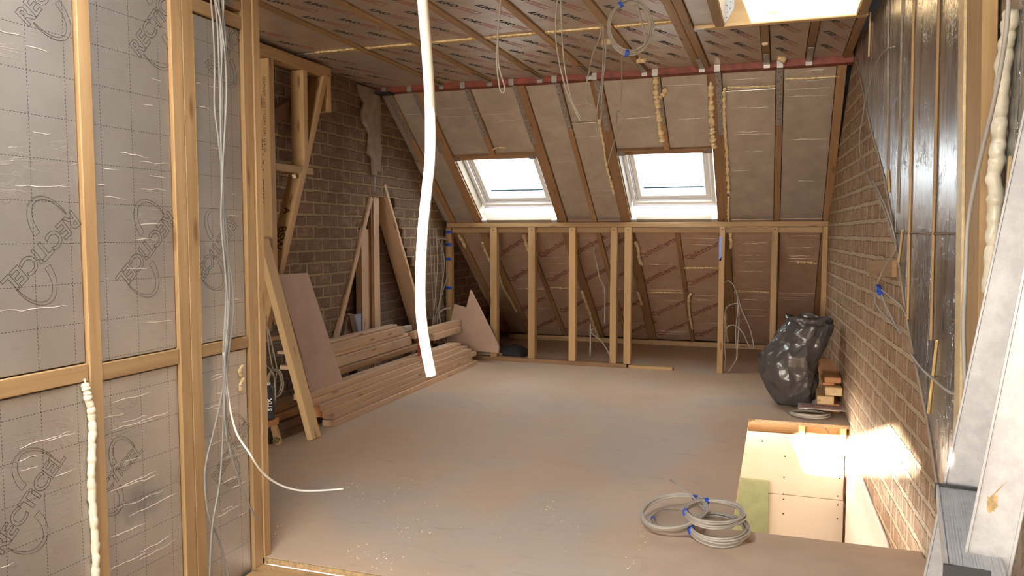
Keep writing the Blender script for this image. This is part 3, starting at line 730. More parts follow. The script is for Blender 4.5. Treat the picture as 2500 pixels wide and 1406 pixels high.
o = tbox('foot_batten', (-3.15, 9.10, 0), (.30, 9.15, .055), W_STUD, 'x'); tag(o, 'long batten on the floor where the roof slope lands', 'timber')
o = MB().box((-1.875, 8.05, 0), (-1.86, 8.07, .34)).build('metal_conduit', M_GALV); tag(o, 'short dark upright conduit behind the third knee wall stud', 'conduit')

# ================================================================== LEFT FOREGROUND PARTITION
def pbox(name, y0, y1, z0, z1, d0, d1, mat, axis): return tbox(name, (XP-d1, y0, z0), (XP-d0, y1, z1), mat, axis)
part = []
for y0, y1, nm in ((.55, .60, 'partition stud out of view at the near end of the left partition'), (1.766, 1.812, 'knotty partition stud between the first two printed boards'), (2.137, 2.188, 'pale stud of the pair right of the second printed board'), (2.190, 2.243, 'orange stud of the pair left of the cables'), (2.508, 2.560, 'shaded stud of the pair ending the left partition'), (2.562, 2.603, 'orange end stud where the left partition stops')):
    o = pbox('partition_stud', y0, y1, -.22, 2.52, 0 if y0 < 2.56 else -.006, .095, W_STUD, 'z'); tag(o, nm, 'stud', 'studs of the left partition'); part.append(o)
def noggin(y0, y1, z0, z1, lab):
    o = pbox('noggin', y0, y1, z0, z1, .004, .095, W_STUD, 'y'); return tag(o, lab, 'timber', 'noggins of the left partition')
noggin(.601, 1.765, .862, .914, 'noggin under the nearest tall printed board of the partition')
noggin(1.813, 2.136, .853, .906, 'knotty noggin under the second tall printed board')
noggin(2.244, 2.507, .858, .903, 'short noggin behind the hanging cable bundle')
tp = noggin(2.244, 2.507, 2.068, 2.118, 'cross piece above the narrow board at the top of the partition')
noggin(2.244, 2.507, 2.135, 2.185, 'upper cross piece behind the cables near the ceiling')
MB().box((XP-.004, 2.40, 2.135), (XP-.001, 2.45, 2.22)).build('metal_bracket', M_GALV, tp)

def logo(parent, px_a, px_b, up_sign=1):
    """outlined lettering with two sweeping arcs, first letter at px_a, last at px_b"""
    d = .0125
    A, B = PA(*px_a, 0, XP-d), PA(*px_b, 0, XP-d); e = (B-A); L = e.length*1.10; e.normalize()
    nx = Vector((1, 0, 0)); upv = nx.cross(e)
    M = Matrix(((e.x, upv.x, nx.x, (A.x+B.x)/2), (e.y, upv.y, nx.y, (A.y+B.y)/2), (e.z, upv.z, nx.z, (A.z+B.z)/2), (0, 0, 0, 1)))
    me = text_mesh('RECTiCEL', .1, .0011, .0022)
    xs = [v.co.x for v in me.vertices]; s = L/(max(xs)-min(xs)); cx = (max(xs)+min(xs))/2
    mb = MB(); mesh_MB(mb, me, Matrix.Diagonal((s, s, .4, 1)) @ Matrix.Translation((-cx, 0, 0)))
    h = .072*s
    for sg in (1, -1):
        P_ = []
        for t in range(15):
            a = math.radians(-4+176*t/14); P_.append((.245*L+.185*L*math.cos(a), h*.62+1.75*h*math.sin(a), 0, .0016+.0085*(t/14)))
        out = [Vector((x, y+w_, 0)) if False else Vector((x+w_*math.cos(math.radians(-4+176*i/14)), y+w_*math.sin(math.radians(-4+176*i/14)), 0)) for i, (x, y, _, w_) in enumerate(P_)]
        inn = [Vector((x-w_*math.cos(math.radians(-4+176*i/14)), y-w_*math.sin(math.radians(-4+176*i/14)), 0)) for i, (x, y, _, w_) in enumerate(P_)]
        loop = [q*sg for q in out+inn[::-1]]
        mb.tube(loop, .0009, 4, closed=True, flat=.4)
    return mb.build('printed_logo', M_INK, parent, M)
def pboard(y0, y1, z0, z1, lab, logos):
    o = MB().box((XP-.085, y0, z0), (XP-.013, y1, z1)).build('insulation_board', M_FOILP, bevel=.003, seg=2)
    e = MB()
    tag(o, lab, 'insulation board', 'printed foil boards of the left partition')
    for a, b in logos: logo(o, a, b)
    return o
b0 = pboard(.603, 1.763, .917, 2.52, 'largest printed foil board at the left edge of the picture', [((62, 42), (175, -110)), ((178, 535), (22, 695))])
b1 = pboard(1.815, 2.134, .909, 2.52, 'tall printed foil board between knotty stud and paired studs', [((335, 120), (430, -20)), ((414, 534), (298, 684))])
b2 = pboard(2.252, 2.500, .906, 2.064, 'tall narrow printed foil board behind the hanging cables', [((514, 165), (594, 68)), ((566, 545), (484, 678))])
b3 = pboard(.603, 1.763, -.2, .858, 'printed foil board low at the left edge beside the foam bead', [((0, 1335), (143, 1118))])
b4 = pboard(1.815, 2.134, -.2, .850, 'creased grey-stained printed board below the knotty noggin', [((226, 1230), (338, 1098))])
b5 = pboard(2.252, 2.500, -.2, .855, 'heavily creased narrow board below the short noggin', [((528, 1165), (606, 1035))])
MB().box((XP-.0128, 2.247, .906), (XP-.006, 2.2525, 2.06)).build('torn_edge', M_PIR, b2)
bead('foam_bead', [PA(x, y, 0, XP-.002) for x, y in ((210, 936), (213, 960), (222, 1000), (226, 1060), (223, 1150), (227, 1240), (233, 1330), (234, 1420), (236, 1500))], .0115, M_FOAMW, b3, 3, .13, 14)
bead('foam_blob', [PA(x, y, 0, XP-.011) for x, y in ((594, 890), (584, 908), (592, 925), (586, 940), (590, 960))], .0065, M_FOAM, b5, 9, .35)
MB().tube([PA(210, 943, 0, XP-.0), PA(206, 925, 0, XP+.004)], .003, 6).build('foam_tip', M_FOAMW, b3)

PMX = Matrix(((0, 0, 1, XP-.0130), (1, 0, 0, 0), (0, 1, 0, 0), (0, 0, 0, 1)))
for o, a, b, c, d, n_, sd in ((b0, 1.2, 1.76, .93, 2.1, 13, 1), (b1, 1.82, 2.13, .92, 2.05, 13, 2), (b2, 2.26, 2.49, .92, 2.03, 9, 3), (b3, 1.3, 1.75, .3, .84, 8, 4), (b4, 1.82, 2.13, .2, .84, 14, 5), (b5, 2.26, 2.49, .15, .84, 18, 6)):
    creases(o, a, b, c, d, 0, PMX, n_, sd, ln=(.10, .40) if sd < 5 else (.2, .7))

# ================================================================== CABLES
def cable(name, pts, r, mat, lab, grp=None, flat=1.0, sub=7, n=8):
    o = MB().tube(smooth_path(pts, sub), r, n, flat=flat).build(name, mat)
    return tag(o, lab, 'cable', grp)
def wr(pts, x): return [PA(a, b, 0, x) for a, b in pts]
BUN = [
 ('outer left cable of the bundle hanging on the partition', [(512, -60), (515, 0), (520, 60), (524, 160), (524, 260), (533, 340), (541, 420), (545, 560), (552, 700), (545, 860), (545, 940), (525, 1040), (505, 1120), (500, 1180), (510, 1260), (535, 1320), (560, 1410), (575, 1480)]),
 ('second grey cable of the bundle, bowed left behind the outer one', [(522, -60), (525, 0), (532, 80), (536, 200), (538, 300), (540, 400), (542, 520), (549, 640), (552, 780), (548, 900), (546, 1010), (543, 1090), (536, 1180), (518, 1290), (512, 1410), (510, 1480)]),
 ('middle cable of the bundle running straight down the partition', [(532, -60), (534, 0), (540, 120), (543, 240), (543, 360), (546, 480), (556, 600), (560, 740), (553, 880), (550, 1000), (560, 1090), (580, 1160), (600, 1215), (622, 1258), (632, 1268)]),
 ('right cable of the bundle, bowing out to the right at mid height', [(540, -60), (542, 0), (552, 120), (550, 260), (547, 360), (545, 470), (548, 580), (566, 680), (570, 760), (560, 850), (552, 930), (548, 1010), (555, 1080)]),
 ('outer right cable bowing away from the bundle near the top', [(524, -60), (527, 0), (538, 50), (549, 130), (553, 230), (548, 330), (543, 430), (540, 540), (548, 640), (557, 760), (549, 880), (553, 960), (575, 1050), (600, 1100)]),
]
for k, (lab, pts) in enumerate(BUN):
    P3 = []
    for i, (x, y) in enumerate(pts): P3.append(PA(x, y, 0, XP+.012+.007*k+.02*math.sin(max(0, min(1, y/900))*3.1)))
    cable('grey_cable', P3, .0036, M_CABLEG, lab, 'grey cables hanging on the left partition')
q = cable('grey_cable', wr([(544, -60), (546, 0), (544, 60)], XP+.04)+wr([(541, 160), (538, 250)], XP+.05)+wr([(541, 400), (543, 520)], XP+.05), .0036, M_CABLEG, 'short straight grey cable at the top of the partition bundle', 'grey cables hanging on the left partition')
# pale tail of one cable swinging out over the floor
tail = [PA(548, 860, 0, XP+.03), PA(556, 960, 0, XP+.04), PA(575, 1050, 0, XP+.06), PD(608, 1105, 2.78), PD(640, 1152, 2.85), PD(680, 1182, 2.93), PD(730, 1197, 3.0), PD(790, 1197, 3.06), PD(838, 1193, 3.1)]
cable('pale_cable', tail, .0038, M_WCABLE, 'pale cable tail curving out from the partition over the floor')
# thick white cable hanging close to the lens
D_ = .72
wc = [PD(1022, -330, D_), PD(1026, -150, D_), PD(1032, 0, D_), PD(1040, 100, D_), PD(1047, 200, D_), PD(1051, 300, D_), PD(1050, 390, D_), PD(1042, 470, D_), PD(1033, 560, D_), PD(1028, 650, D_), PD(1027, 730, D_), PD(1031, 790, D_), PD(1040, 850, D_), PD(1054, 918, D_)]
top = wc[0].copy(); top.z = 2.6
cable('white_cable', [top]+wc, .0050, M_WCABLE, 'thick white cable hanging in front of the lens, sunlit below', n=16)
# cables hanging from the ceiling
def hang(pts, r, dist, lab, to_ceiling=True):
    r *= .72
    P3 = [PD(x, y, dist) for x, y in pts]
    if to_ceiling and P3[0].z < ZC: P3 = [Vector((P3[0].x, P3[0].y, ZC+.02))]+P3
    return cable('grey_cable', P3, r, M_CABLED, lab, 'grey cables hanging from the ceiling')
hang([(1224, -20), (1217, 60), (1213, 130), (1215, 180), (1222, 222), (1230, 226), (1232, 212), (1224, 185), (1217, 150), (1216, 80), (1223, -20)], .0052, 3.3, 'doubled cable loop hanging left of the coil')
hang([(1362, -20), (1357, 40), (1357, 95), (1365, 150), (1378, 205), (1395, 250), (1413, 287), (1418, 296)], .0050, 3.4, 'left strand of the long cable pair hanging over the left window')
hang([(1369, -20), (1371, 60), (1374, 120), (1381, 180), (1396, 245), (1408, 270), (1420, 290)], .0046, 3.4, 'right strand of the long cable pair hanging over the left window')
hang([(1466, 84), (1448, 130), (1436, 185), (1429, 225), (1432, 248), (1448, 260)], .0060, 4.55, 'thin cable curling left below the yellow ceiling foam')
hang([(1473, 80), (1473, 130), (1470, 190), (1462, 240), (1455, 290), (1457, 320), (1466, 300), (1470, 220), (1477, 150), (1480, 90)], .0060, 4.55, 'cable loop hanging straight down beside the coil')
hang([(1518, 142), (1518, 200), (1517, 260), (1522, 285), (1515, 310), (1500, 345), (1484, 398)], .0050, 5.0, 'single thin cable hanging right of the loops down to the roof slope')
hang([(1522, 283), (1508, 270), (1506, 300)], .004, 5.0, 'frayed stub hanging over the right roof window', False)
hang([(1531, 286), (1518, 300), (1512, 318)], .004, 5.0, 'second frayed stub hanging over the right roof window', False)

def coil(name, c, ax, ay, rx, ry, turns, r, mat, lab, seed, rise=(0, 0, 0), spread=.12, tapes=(), grp=None, tail=None, flat=1.0):
    rn = random.Random(seed); c, ax, ay, rise = Vector(c), Vector(ax).normalized(), Vector(ay).normalized(), Vector(rise)
    pts = []; N = 40; off = [(rn.uniform(-1, 1), rn.uniform(-1, 1), rn.uniform(-spread, spread), rn.uniform(-spread, spread)) for _ in range(turns+2)]
    for i in range(turns*N+1):
        t = i/N; k = int(t); f = t-k; f = f*f*(3-2*f); o0, o1 = off[k], off[min(k+1, turns)]
        l = lambda j: o0[j]*(1-f)+o1[j]*f
        a = 2*math.pi*t
        pts.append(c+ax*(rx*(1+l(2))*math.cos(a)+l(0)*spread*rx*.5)+ay*(ry*(1+l(3))*math.sin(a)+l(1)*spread*ry*.5)+rise*(t/turns*(.75)+.25*math.sin(a+k)*.5))
    if tail: pts += [Vector(q) for q in tail]
    root = tag(MB().tube(pts, r, 7, flat=flat).build(name, mat), lab, 'cable coil', grp)
    for ta in tapes:
        near = [q for i, q in enumerate(pts[:turns*N]) if abs(((i % N)/N*360-ta+180) % 360-180) < 360/N*.6]
        m = sum(near, Vector((0, 0, 0)))/len(near); a = math.radians(ta)
        tg = (ax*(-math.sin(a)*rx)+ay*(math.cos(a)*ry)).normalized()
        out = (ax*(math.cos(a)/rx)+ay*(math.sin(a)/ry)).normalized(); ri = tg.cross(out)
        e1 = max(max(abs((q-m).dot(out)) for q in near)+r*1.5, r*1.8); e2 = max(max(abs((q-m).dot(ri)) for q in near)+r*1.5, r*1.8)
        W_ = max(.018, r*4)
        b = MB(); ring = []
        for s_ in (-W_/2, W_/2):
            for k in range(12):
                t = 2*math.pi*k/12; ring.append(m+tg*s_+out*(e1*math.cos(t))+ri*(e2*math.sin(t)))
        b.add(ring, [(k, (k+1) % 12, 12+(k+1) % 12, 12+k) for k in range(12)]+[tuple(range(12))[::-1], tuple(range(12, 24))], 0, False)
        b.build('blue_tape', M_TAPE, root)
    return root
cc = PD(1539, 66, 3.95)
coil('cable_coil', cc, RT, UP, .107, .128, 9, .0040, M_CABLED, 'grey cable coil with blue tape hanging under the ceiling', 5, FW*.02, .10, (262, 118), tail=None)
cable('grey_cable', [cc+UP*.13+RT*-.02, cc+UP*.20+RT*-.03, Vector((cc.x-.04, cc.y, ZC+.02))], .0052, M_CABLED, 'short cable end from which the ceiling coil hangs', 'grey cables hanging from the ceiling')
cable('grey_cable', [cc+UP*.13+RT*.03, cc+UP*.03+RT*.055, cc+UP*-.05+RT*.075, cc+UP*-.09+RT*.07, cc+UP*-.11+RT*.03], .0052, M_CABLED, 'loose strand crossing inside the hanging ceiling coil', 'grey cables hanging from the ceiling')
gz = .012
coil('cable_coil', (-.215, 3.375, .022), (1, .05, 0), (-.05, 1, 0), .118, .165, 10, .0048, M_CABLE, 'lower right cable coil of the pile on the plywood sheet', 11, (0, 0, .035), .09, (200,), 'cable coils piled by the stair opening')
coil('cable_coil', (-.235, 3.44, .070), (1, -.05, 0), (.05, 1, 0), .125, .155, 10, .0048, M_CABLE, 'upper right cable coil of the pile beside the stair opening', 12, (0, 0, .03), .09, (118, 195), 'cable coils piled by the stair opening')
coil('cable_coil', (-.415, 3.465, .052), (1, -.12, .10), (.10, 1, .05), .138, .20, 6, .0048, M_CABLE, 'front left cable coil leaning on the pile, open loop of pale cable', 13, (0, 0, .018), .05, (62,), 'cable coils piled by the stair opening', tail=[Vector((-.36, 3.66, .075)), Vector((-.40, 3.70, .085)), Vector((-.47, 3.78, .10))])
coil('cable_coil', (-.42, 3.48, .012), (1, 0, 0), (0, 1, 0), .085, .13, 2, .005, M_CABLED, 'thin cable loop lying inside the open pale coil', 14, (0, 0, .012), .1, (190,), 'cable coils piled by the stair opening')
coil('cable_coil', (.235, 5.86, .014), (1, 0, 0), (0, 1, 0), .125, .10, 4, .0055, M_CABLE, 'grey cable coil under the red and white leaflet', 15, (0, 0, .02), .10, ())
coil('cable_coil', PA(668, 935, 0, -2.98), (.3, .95, 0), (0, 0, 1), .055, .085, 5, .0045, M_CABLED, 'grey cable coil hanging behind the partition end by the spray cans', 16, (.03, 0, 0), .10, ())
# cables in the left corner by the knee wall
lc = [[(1083, 470), (1098, 480), (1107, 520), (1104, 550), (1090, 575), (1078, 600), (1080, 700), (1065, 800)], [(1052, 500), (1049, 560), (1052, 640), (1056, 720), (1060, 790), (1058, 830)], [(1058, 560), (1060, 640), (1064, 720), (1066, 800)], [(1066, 585), (1085, 583), (1100, 600), (1098, 650), (1088, 690), (1072, 740), (1058, 790)],
      [(1064, 560), (1068, 640), (1062, 730), (1055, 800)], [(1072, 590), (1083, 620), (1084, 660), (1075, 720), (1066, 790)]]
LN = ['thin cable arching high over the knee wall corner', 'leftmost of the thin cables down the corner brickwork', 'second thin cable straight down the corner brickwork', 'looped thin cable by the blue taped corner stud', 'third thin cable straight down the corner brickwork', 'bowed thin cable beside the corner stud']
for k, (pts, lab) in enumerate(zip(lc, LN)):
    cable('grey_cable', [PA(x, y, 0, XL+.03+.008*k) for x, y in pts], .005, M_CABLED, lab, 'thin cables in the left knee wall corner')
cable('pale_cable', [PA(x, y, 1, 7.15) for x, y in ((1100, 752), (1084, 755), (1072, 765), (1075, 785), (1082, 810), (1086, 830))], .008, M_CABLE, 'pale cable looping out left of the notched board', 'pale cables beside the notched board')
cable('pale_cable', [PA(x, y, 1, 7.15) for x, y in ((1056, 795), (1070, 800), (1080, 815), (1088, 838))], .008, M_CABLE, 'pale cable end curling down to the notched board', 'pale cables beside the notched board')
# cables in the knee wall right bay
kc = [([(1769, 690), (1778, 686), (1790, 695), (1800, 720), (1812, 760), (1830, 800), (1840, 845), (1833, 850), (1824, 835), (1812, 810), (1792, 794), (1775, 800), (1769, 830), (1770, 860), (1771, 880), (1768, 905)], 'looped cable drooping right of the taped knee wall stud'),
      ([(1800, 720), (1801, 760), (1796, 800), (1797, 840), (1800, 870), (1790, 890), (1776, 910)], 'cable dropping to the floor right of the taped stud'),
      ([(1769, 770), (1775, 750), (1790, 742), (1803, 745), (1804, 790), (1800, 850), (1798, 880)], 'second looped cable behind the taped knee wall stud')]
for pts, lab in kc: cable('grey_cable', [PA(x, y, 1, YK+.10) for x, y in pts], .0052, M_CABLE, lab, 'cables looped right of the taped stud')
kc2 = cable('grey_cable', [PA(x, y, 1, YK+.35) for x, y in ((1484, 601), (1458, 601), (1450, 612), (1456, 640), (1464, 680), (1476, 708), (1476, 790))], .0065, M_CABLE, 'pale cable bent over on the slope behind the fourth knee wall stud')
cable('grey_cable', [PA(x, y, 1, YK+.5) for x, y in ((1448, 800), (1443, 812), (1455, 822), (1470, 835), (1485, 860), (1492, 880))], .0065, M_CABLE, 'small curled cable near the conduit behind the knee wall')

# ================================================================== TIMBER FRAME ON THE LEFT WALL
X0, X1 = -3.225, -3.12
def fbox(y0, y1, z0, z1, lab, mat=W_STUDL, axis='z', x0=X0, x1=X1):
    o = tbox('frame_timber', (x0, y0, z0), (x1, y1, z1), mat, axis); return tag(o, lab, 'timber', 'timbers of the frame on the left wall')
f1 = fbox(4.305, 4.360, .70, 2.425, 'stamped upright of the frame just beyond the partition end')
f2 = fbox(4.690, 4.742, 1.765, 2.425, 'short upright in the middle of the left wall frame')
fbox(4.362, 4.80, 1.712, 1.763, 'level cross piece carrying the short middle upright', W_STUD, 'y')
fbox(3.9, 5.05, 2.428, 2.503, 'sloping-looking top plate of the left wall frame', W_STUD, 'y')['label'] = 'top plate of the left wall frame under the ceiling'
fbox(4.99, 5.045, 2.185, 2.427, 'stubby upright hanging from the far end of the frame top plate')
br = timber('frame_timber', (-3.172, 4.985, 2.44), (-3.172, 4.22, .62), .105, .055, W_STUDL, up=(0, -.92, .38)); tag(br, 'long diagonal brace stamped with brown letters on the left wall', 'timber', 'timbers of the frame on the left wall')
fbox(4.13, 4.30, 1.22, 1.27, 'small block at the foot of the stamped upright', W_STUD, 'y')
MT = Matrix(((1, 0, 0, -3.172), (0, 0, -1, 4.3046), (0, 1, 0, 1.95), (0, 0, 0, 1))) @ Matrix.Rotation(math.pi/2, 4, 'Z')
put_text('stamped_print', 'Timber  1-2-1400', .06, MT @ Matrix.Translation((-.25, 0.02, 0)), M_INKS, f1, offset=.001)
put_text('stamped_print', 'SE KD 1402 14001-1 DRY GRADED', .032, MT @ Matrix.Translation((.12, -.015, 0)), M_INKS, f1)
bM = WORLD[br]
bx = lambda t: bM @ Matrix.Translation((t, 0, .0279)) @ Matrix.Rotation(0, 4, 'Z')
put_text('stamped_print', 'BSW', .085, bx(1.28), M_INKS, br, offset=.002); put_text('stamped_print', 'A', .07, bx(1.08), M_INKS, br, offset=.002)
bead('foam_blob', [bM @ Vector((.80, -.02, .03)), bM @ Vector((.815, .02, .033))], .010, M_FOAMW, br, 4)
bead('foam_blob', [Vector((-3.15, 4.58, 1.70)), Vector((-3.13, 4.60, 1.685))], .016, M_FOAMW, f2, 5)
# dark old timbers seen through the frame
for p0, p1, lab in (((-3.26, 4.05, 1.85), (-3.26, 4.80, 2.22), 'old dark timber strut behind the left wall frame'),):
    o = timber('old_timber', p0, p1, .05, .10, W_OLD); tag(o, lab, 'timber')

# chase in the chimney wall: posts, linings, pipe
def post(x0p, x1p, ytop, ybot, X, dep, mat, lab, name='post'):
    a = PA(x0p, 700, 0, X); b = PA(x1p, 700, 0, X); zt = PA((x0p+x1p)/2, ytop, 0, X).z; zb = 0 if ybot is None else PA((x0p+x1p)/2, ybot, 0, X).z
    o = tbox(name, (X-dep, a.y, zb), (X, b.y, zt), mat, 'z'); return tag(o, lab, 'timber', 'posts in the chimney wall chase')
post(884, 907, 560, None, XL-.07, .06, W_PALE, 'broad orange post standing in the brick chase')
post(908, 914, 480, None, XL-.05, .05, W_RED if False else W_DARK, 'thin dark reddish strip between the two posts in the chase')
post(914, 928, 430, None, XL-.04, .05, W_PALE, 'slender pale post in the brick chase, right of the broad one')
t1 = timber('lining_batten', PA(905, 482, 0, XL+.005), PA(815, 845, 0, XL+.005), .045, .03, W_PALE, up=(1, 0, 0)); tag(t1, 'slanting batten along the left ragged edge of the brick chase', 'timber')
t2 = timber('lining_board', PA(921, 450, 0, XL-.07), PA(1044, 880, 0, XL-.07), .035, .155, W_PALE, up=(1, 0, 0)); tag(t2, 'wide slanting board along the right edge of the brick chase', 'timber')
pp = MB().tube([PA(911, 415, 0, XL-.02), PA(911, 470, 0, XL-.02)], .021, 12).build('pipe', M_COPPER); tag(pp, 'short blue-grey lagged pipe at the top of the brick chase', 'pipe')
MB().tube([PA(909, 300, 0, XL+.012), PA(910, 416, 0, XL-.01)], .011, 8).build('upper_pipe', M_CEMENT, pp)
o = tbox('render_strip', (XL, PA(912, 300, 0, XL).y, 1.83), (XL+.03, PA(924, 300, 0, XL).y, 2.48), M_CEMENT, 'z', bevel=.01); tag(o, 'smooth strip of mortar render running down above the chase', 'render')
o = MB().prism([PA(845, 765, 0, XL-.06), PA(868, 768, 0, XL-.06), PA(880, 850, 0, XL-.06), PA(825, 855, 0, XL-.06)], (.02, 0, 0)).build('offcut_board', M_MDF); tag(o, 'brown board offcut leaning in the left part of the chase', 'board')
o = MB().prism([PA(862, 768, 0, XL-.03), PA(879, 766, 0, XL-.03), PA(879, 835, 0, XL-.03), PA(872, 835, 0, XL-.03)], (.012, 0, 0)).build('folded_sheet', M_BLUEBAG); tag(o, 'blue grey folded sheet beside the broad post in the chase', 'sheet')
o = MB().prism([PA(849, 768, 0, XL-.02), PA(863, 768, 0, XL-.02), PA(878, 840, 0, XL-.02), PA(866, 842, 0, XL-.02)], (.012, 0, 0)).build('dark_offcut', W_OLD); tag(o, 'dark offcut leaning between brown board and blue sheet', 'board')

# ================================================================== TIMBER STACKS ON THE LEFT
def lay(name, x1, y0, y1, z0, ht, wd, mat, lab, grp, dx=0.0, cut=0.0):
    o = timber(name, (x1-wd/2, y0, z0+ht/2), (x1-wd/2+dx, y1, z0+ht/2), wd, ht, mat, cut0=cut); return tag(o, lab, 'timber', grp)
G1 = 'new timbers stacked on the floor'
hts = .0435
rows_ = [(-2.80, 4.50, 7.14, 'bottom'), (-2.815, 4.53, 7.05, 'second from bottom'), (-2.82, 4.39, 7.17, 'third from bottom'), (-2.825, 4.37, 7.04, 'fourth from bottom'), (-2.855, 4.30, 6.86, 'second from top'), (-2.87, 4.28, 6.80, 'top')]
for k, (x1, a, b, nm) in enumerate(rows_):
    o = lay('stacked_timber', x1, a, b, k*hts, hts-.001, .095, W_PALE, f'long pale timber, {nm} of the front stack on the floor', G1)
    if k in (2, 3): MB().box((-.0005, -.046, -.0205), (.0008, .046, .0205)).build('orange_end', W_ORANGE, o, WORLD[o])
for k, (x1, a, b, nm) in enumerate([(-2.90, 4.66, 7.06, 'bottom'), (-2.915, 4.7, 7.18, 'second from bottom'), (-2.92, 4.6, 7.02, 'third from bottom'), (-2.93, 4.62, 7.20, 'fourth from bottom'), (-2.96, 4.75, 7.10, 'top')]):
    lay('stacked_timber', x1, a, b, k*hts, hts-.001, .095, W_PALE, f'pale timber, {nm} of the second row behind the front stack', G1)
# upper pile against the chase
G2 = 'shorter timbers piled behind the front stack'
for x1, a, b, z0, ht, m, nm in [(-3.02, 4.55, 6.45, .262, .045, W_DARK, 'reddish lowest timber of the rear pile'), (-3.06, 4.75, 6.25, .31, .075, W_PALE, 'pinkish wide timber low in the rear pile'), (-3.08, 4.4, 6.22, .388, .03, W_PALE, 'thin grey batten in the rear pile'), (-3.07, 4.45, 6.12, .42, .07, W_PALE, 'broad upper timber of the rear pile'), (-3.10, 4.4, 6.05, .492, .02, W_PALE, 'thin topmost lath of the rear pile')]:
    lay('piled_timber', x1, a, b, z0, ht, .07, m, nm, G2, dx=-.02)
for z_ in (0, .087, .174):
    pass
for y_, nm in ((5.0, 'near'), (6.15, 'far')):
    o = tbox('support_block', (-3.12, y_, 0), (-3.03, y_+.09, .261), W_OLD, 'z'); tag(o, f'dark {nm} block under the rear timber pile', 'block', 'blocks under the rear pile')
o = timber('loose_timber', PA(868, 832, 0, -3.15), PA(1000, 800, 0, -3.18), .05, .05, W_WHITE); tag(o, 'whitish short timber lying tilted on top of the rear pile', 'timber')
o = tbox('red_painted_board', (-2.88, 5.95, .262), (-2.86, 6.08, .52), M_REDP, 'z'); o.rotation_euler.rotate_axis('Y', 0)
tag(o, 'small red painted board standing on the stack behind the white cable', 'board')
for k, (a, b) in enumerate(((6.25, 7.3), (6.6, 7.25))):
    o = tbox('loose_timber', (-3.12+.03*k, a, .36-.06*k), (-3.05+.03*k, b, .42-.06*k), W_PALE, 'y'); tag(o, ['upper stub of timber right of the white cable at the corner', 'lower stub of timber right of the white cable at the corner'][k], 'timber')
# dark bevelled old timbers by the partition end
for k, (x1, a, b, z0) in enumerate([(-2.83, 4.28, 4.44, 0), (-2.83, 4.30, 4.44, .052), (-2.87, 4.22, 4.36, .105), (-2.90, 4.28, 4.45, .158)]):
    a2 = a-.12
    p0 = Vector((-3.12, a2, z0+.025)); p1 = Vector((x1+.0, b-.02, z0+.025))
    o = timber('old_timber', (x1-.16, 4.05-.02*k, z0+.025), (x1-.16, 4.75, z0+.025), .10, .05, W_OLD if k < 2 else W_DARK, cut0=.05)
    tag(o, ['lowest dark old timber with slanted end beside the leaning plank', 'second dark old timber with slanted end beside the leaning plank', 'third brown old timber with slanted end, beside the leaning plank', 'topmost brown old timber of the short pile beside the leaning plank'][k], 'timber', 'old timbers left of the front stack')
# leaning plank and chipboard
pl = timber('leaning_plank', (-2.76, 4.20, 0.0), (-3.135, 4.215, 1.262), .045, .095, W_YEL, up=(0, -1, 0)); tag(pl, 'bright yellow plank leaning from the floor against the left frame', 'timber')
# plank faces: wide face towards the room
cb = [PA(678, 670, 0, -3.06), PA(752, 666, 0, -3.06), PA(838, 930, 0, -2.885), PA(766, 963, 0, -2.885)]
nb = (cb[1]-cb[0]).cross(cb[3]-cb[0]).normalized()
if nb.x > 0: nb = -nb
o = MB().prism(cb, nb*.018).build('leaning_chipboard', M_MDF, bevel=.002); tag(o, 'tall pinkish chipboard panel leaning on the brick wall above the stack', 'board')
o = tbox('level_lath', (-3.14, 4.0, .60), (-3.10, 4.55, .63), W_STUDL, 'y'); tag(o, 'thin level lath behind the leaning yellow plank', 'timber')
# spray cans and blocks at the partition end
def can(px, py, X, r, h, lab):
    c = PA(px, py, 0, X); b = MB()
    prof = [(0, 0), (r, 0), (r, .01), (r*.97, .014), (r, .02), (r, h*.78), (r*.9, h*.84), (r*.5, h*.9), (r*.45, h*.93)]
    n = 20; vs = []; fs = []
    for i, (q, z_) in enumerate(prof):
        for k in range(n): vs.append((q*math.cos(6.2832*k/n), q*math.sin(6.2832*k/n), z_))
    for i in range(len(prof)-1):
        for k in range(n): fs.append((i*n+k, i*n+(k+1) % n, (i+1)*n+(k+1) % n, (i+1)*n+k))
    b.add(vs, fs, 0, True)
    root = b.build('spray_can', M_BLACK, None, Matrix.Translation(c)); tag(root, lab, 'spray can', 'black foam cans by the partition end')
    MB().tube([c+Vector((0, 0, h*.9)), c+Vector((0, 0, h))], r*.35, 10).build('white_nozzle', M_CANW, root)
    lb = MB()
    for i in range(4): lb.box((r*.2, -r*.9, h*(.2+.13*i)), (r*1.02, -r*.3, h*(.26+.13*i)))
    return root, c
rn = random.Random(2)
cn, c0 = can(657, 1022, -2.60, .032, .20, 'upper black and white spray can standing on a wooden block')
for i, s_ in enumerate(('ALL', 'STIX')):
    put_text('can_print', s_, .034, Matrix.Translation(c0+Vector((.012+.016*i, -.034+.004*i, .085))) @ Matrix.Rotation(math.radians(20), 4, 'Z') @ Matrix.Rotation(math.pi/2, 4, 'X') @ Matrix.Rotation(math.pi/2, 4, 'Z'), M_CANW, cn, offset=.0008)
o = tbox('wooden_block', (c0.x-.06, c0.y-.12, c0.z-.035), (c0.x+.035, c0.y+.04, c0.z-.001), W_ORANGE, 'y'); MB().box((c0.x-.058, c0.y-.118, 0), (c0.x-.035, c0.y-.09, c0.z-.035)).build('leg', W_STUD, o)
tag(o, 'small orange wooden shelf block carrying the spray can', 'block')
q2 = PA(652, 1082, 2, 0); cn2, c2 = can(652, 1082, q2.x, .034, .17, 'lower black spray can on the floor behind the partition end')
pf = PA(682, 1086, 2, 0); pt = PA(652, 985, 0, pf.x-.10)
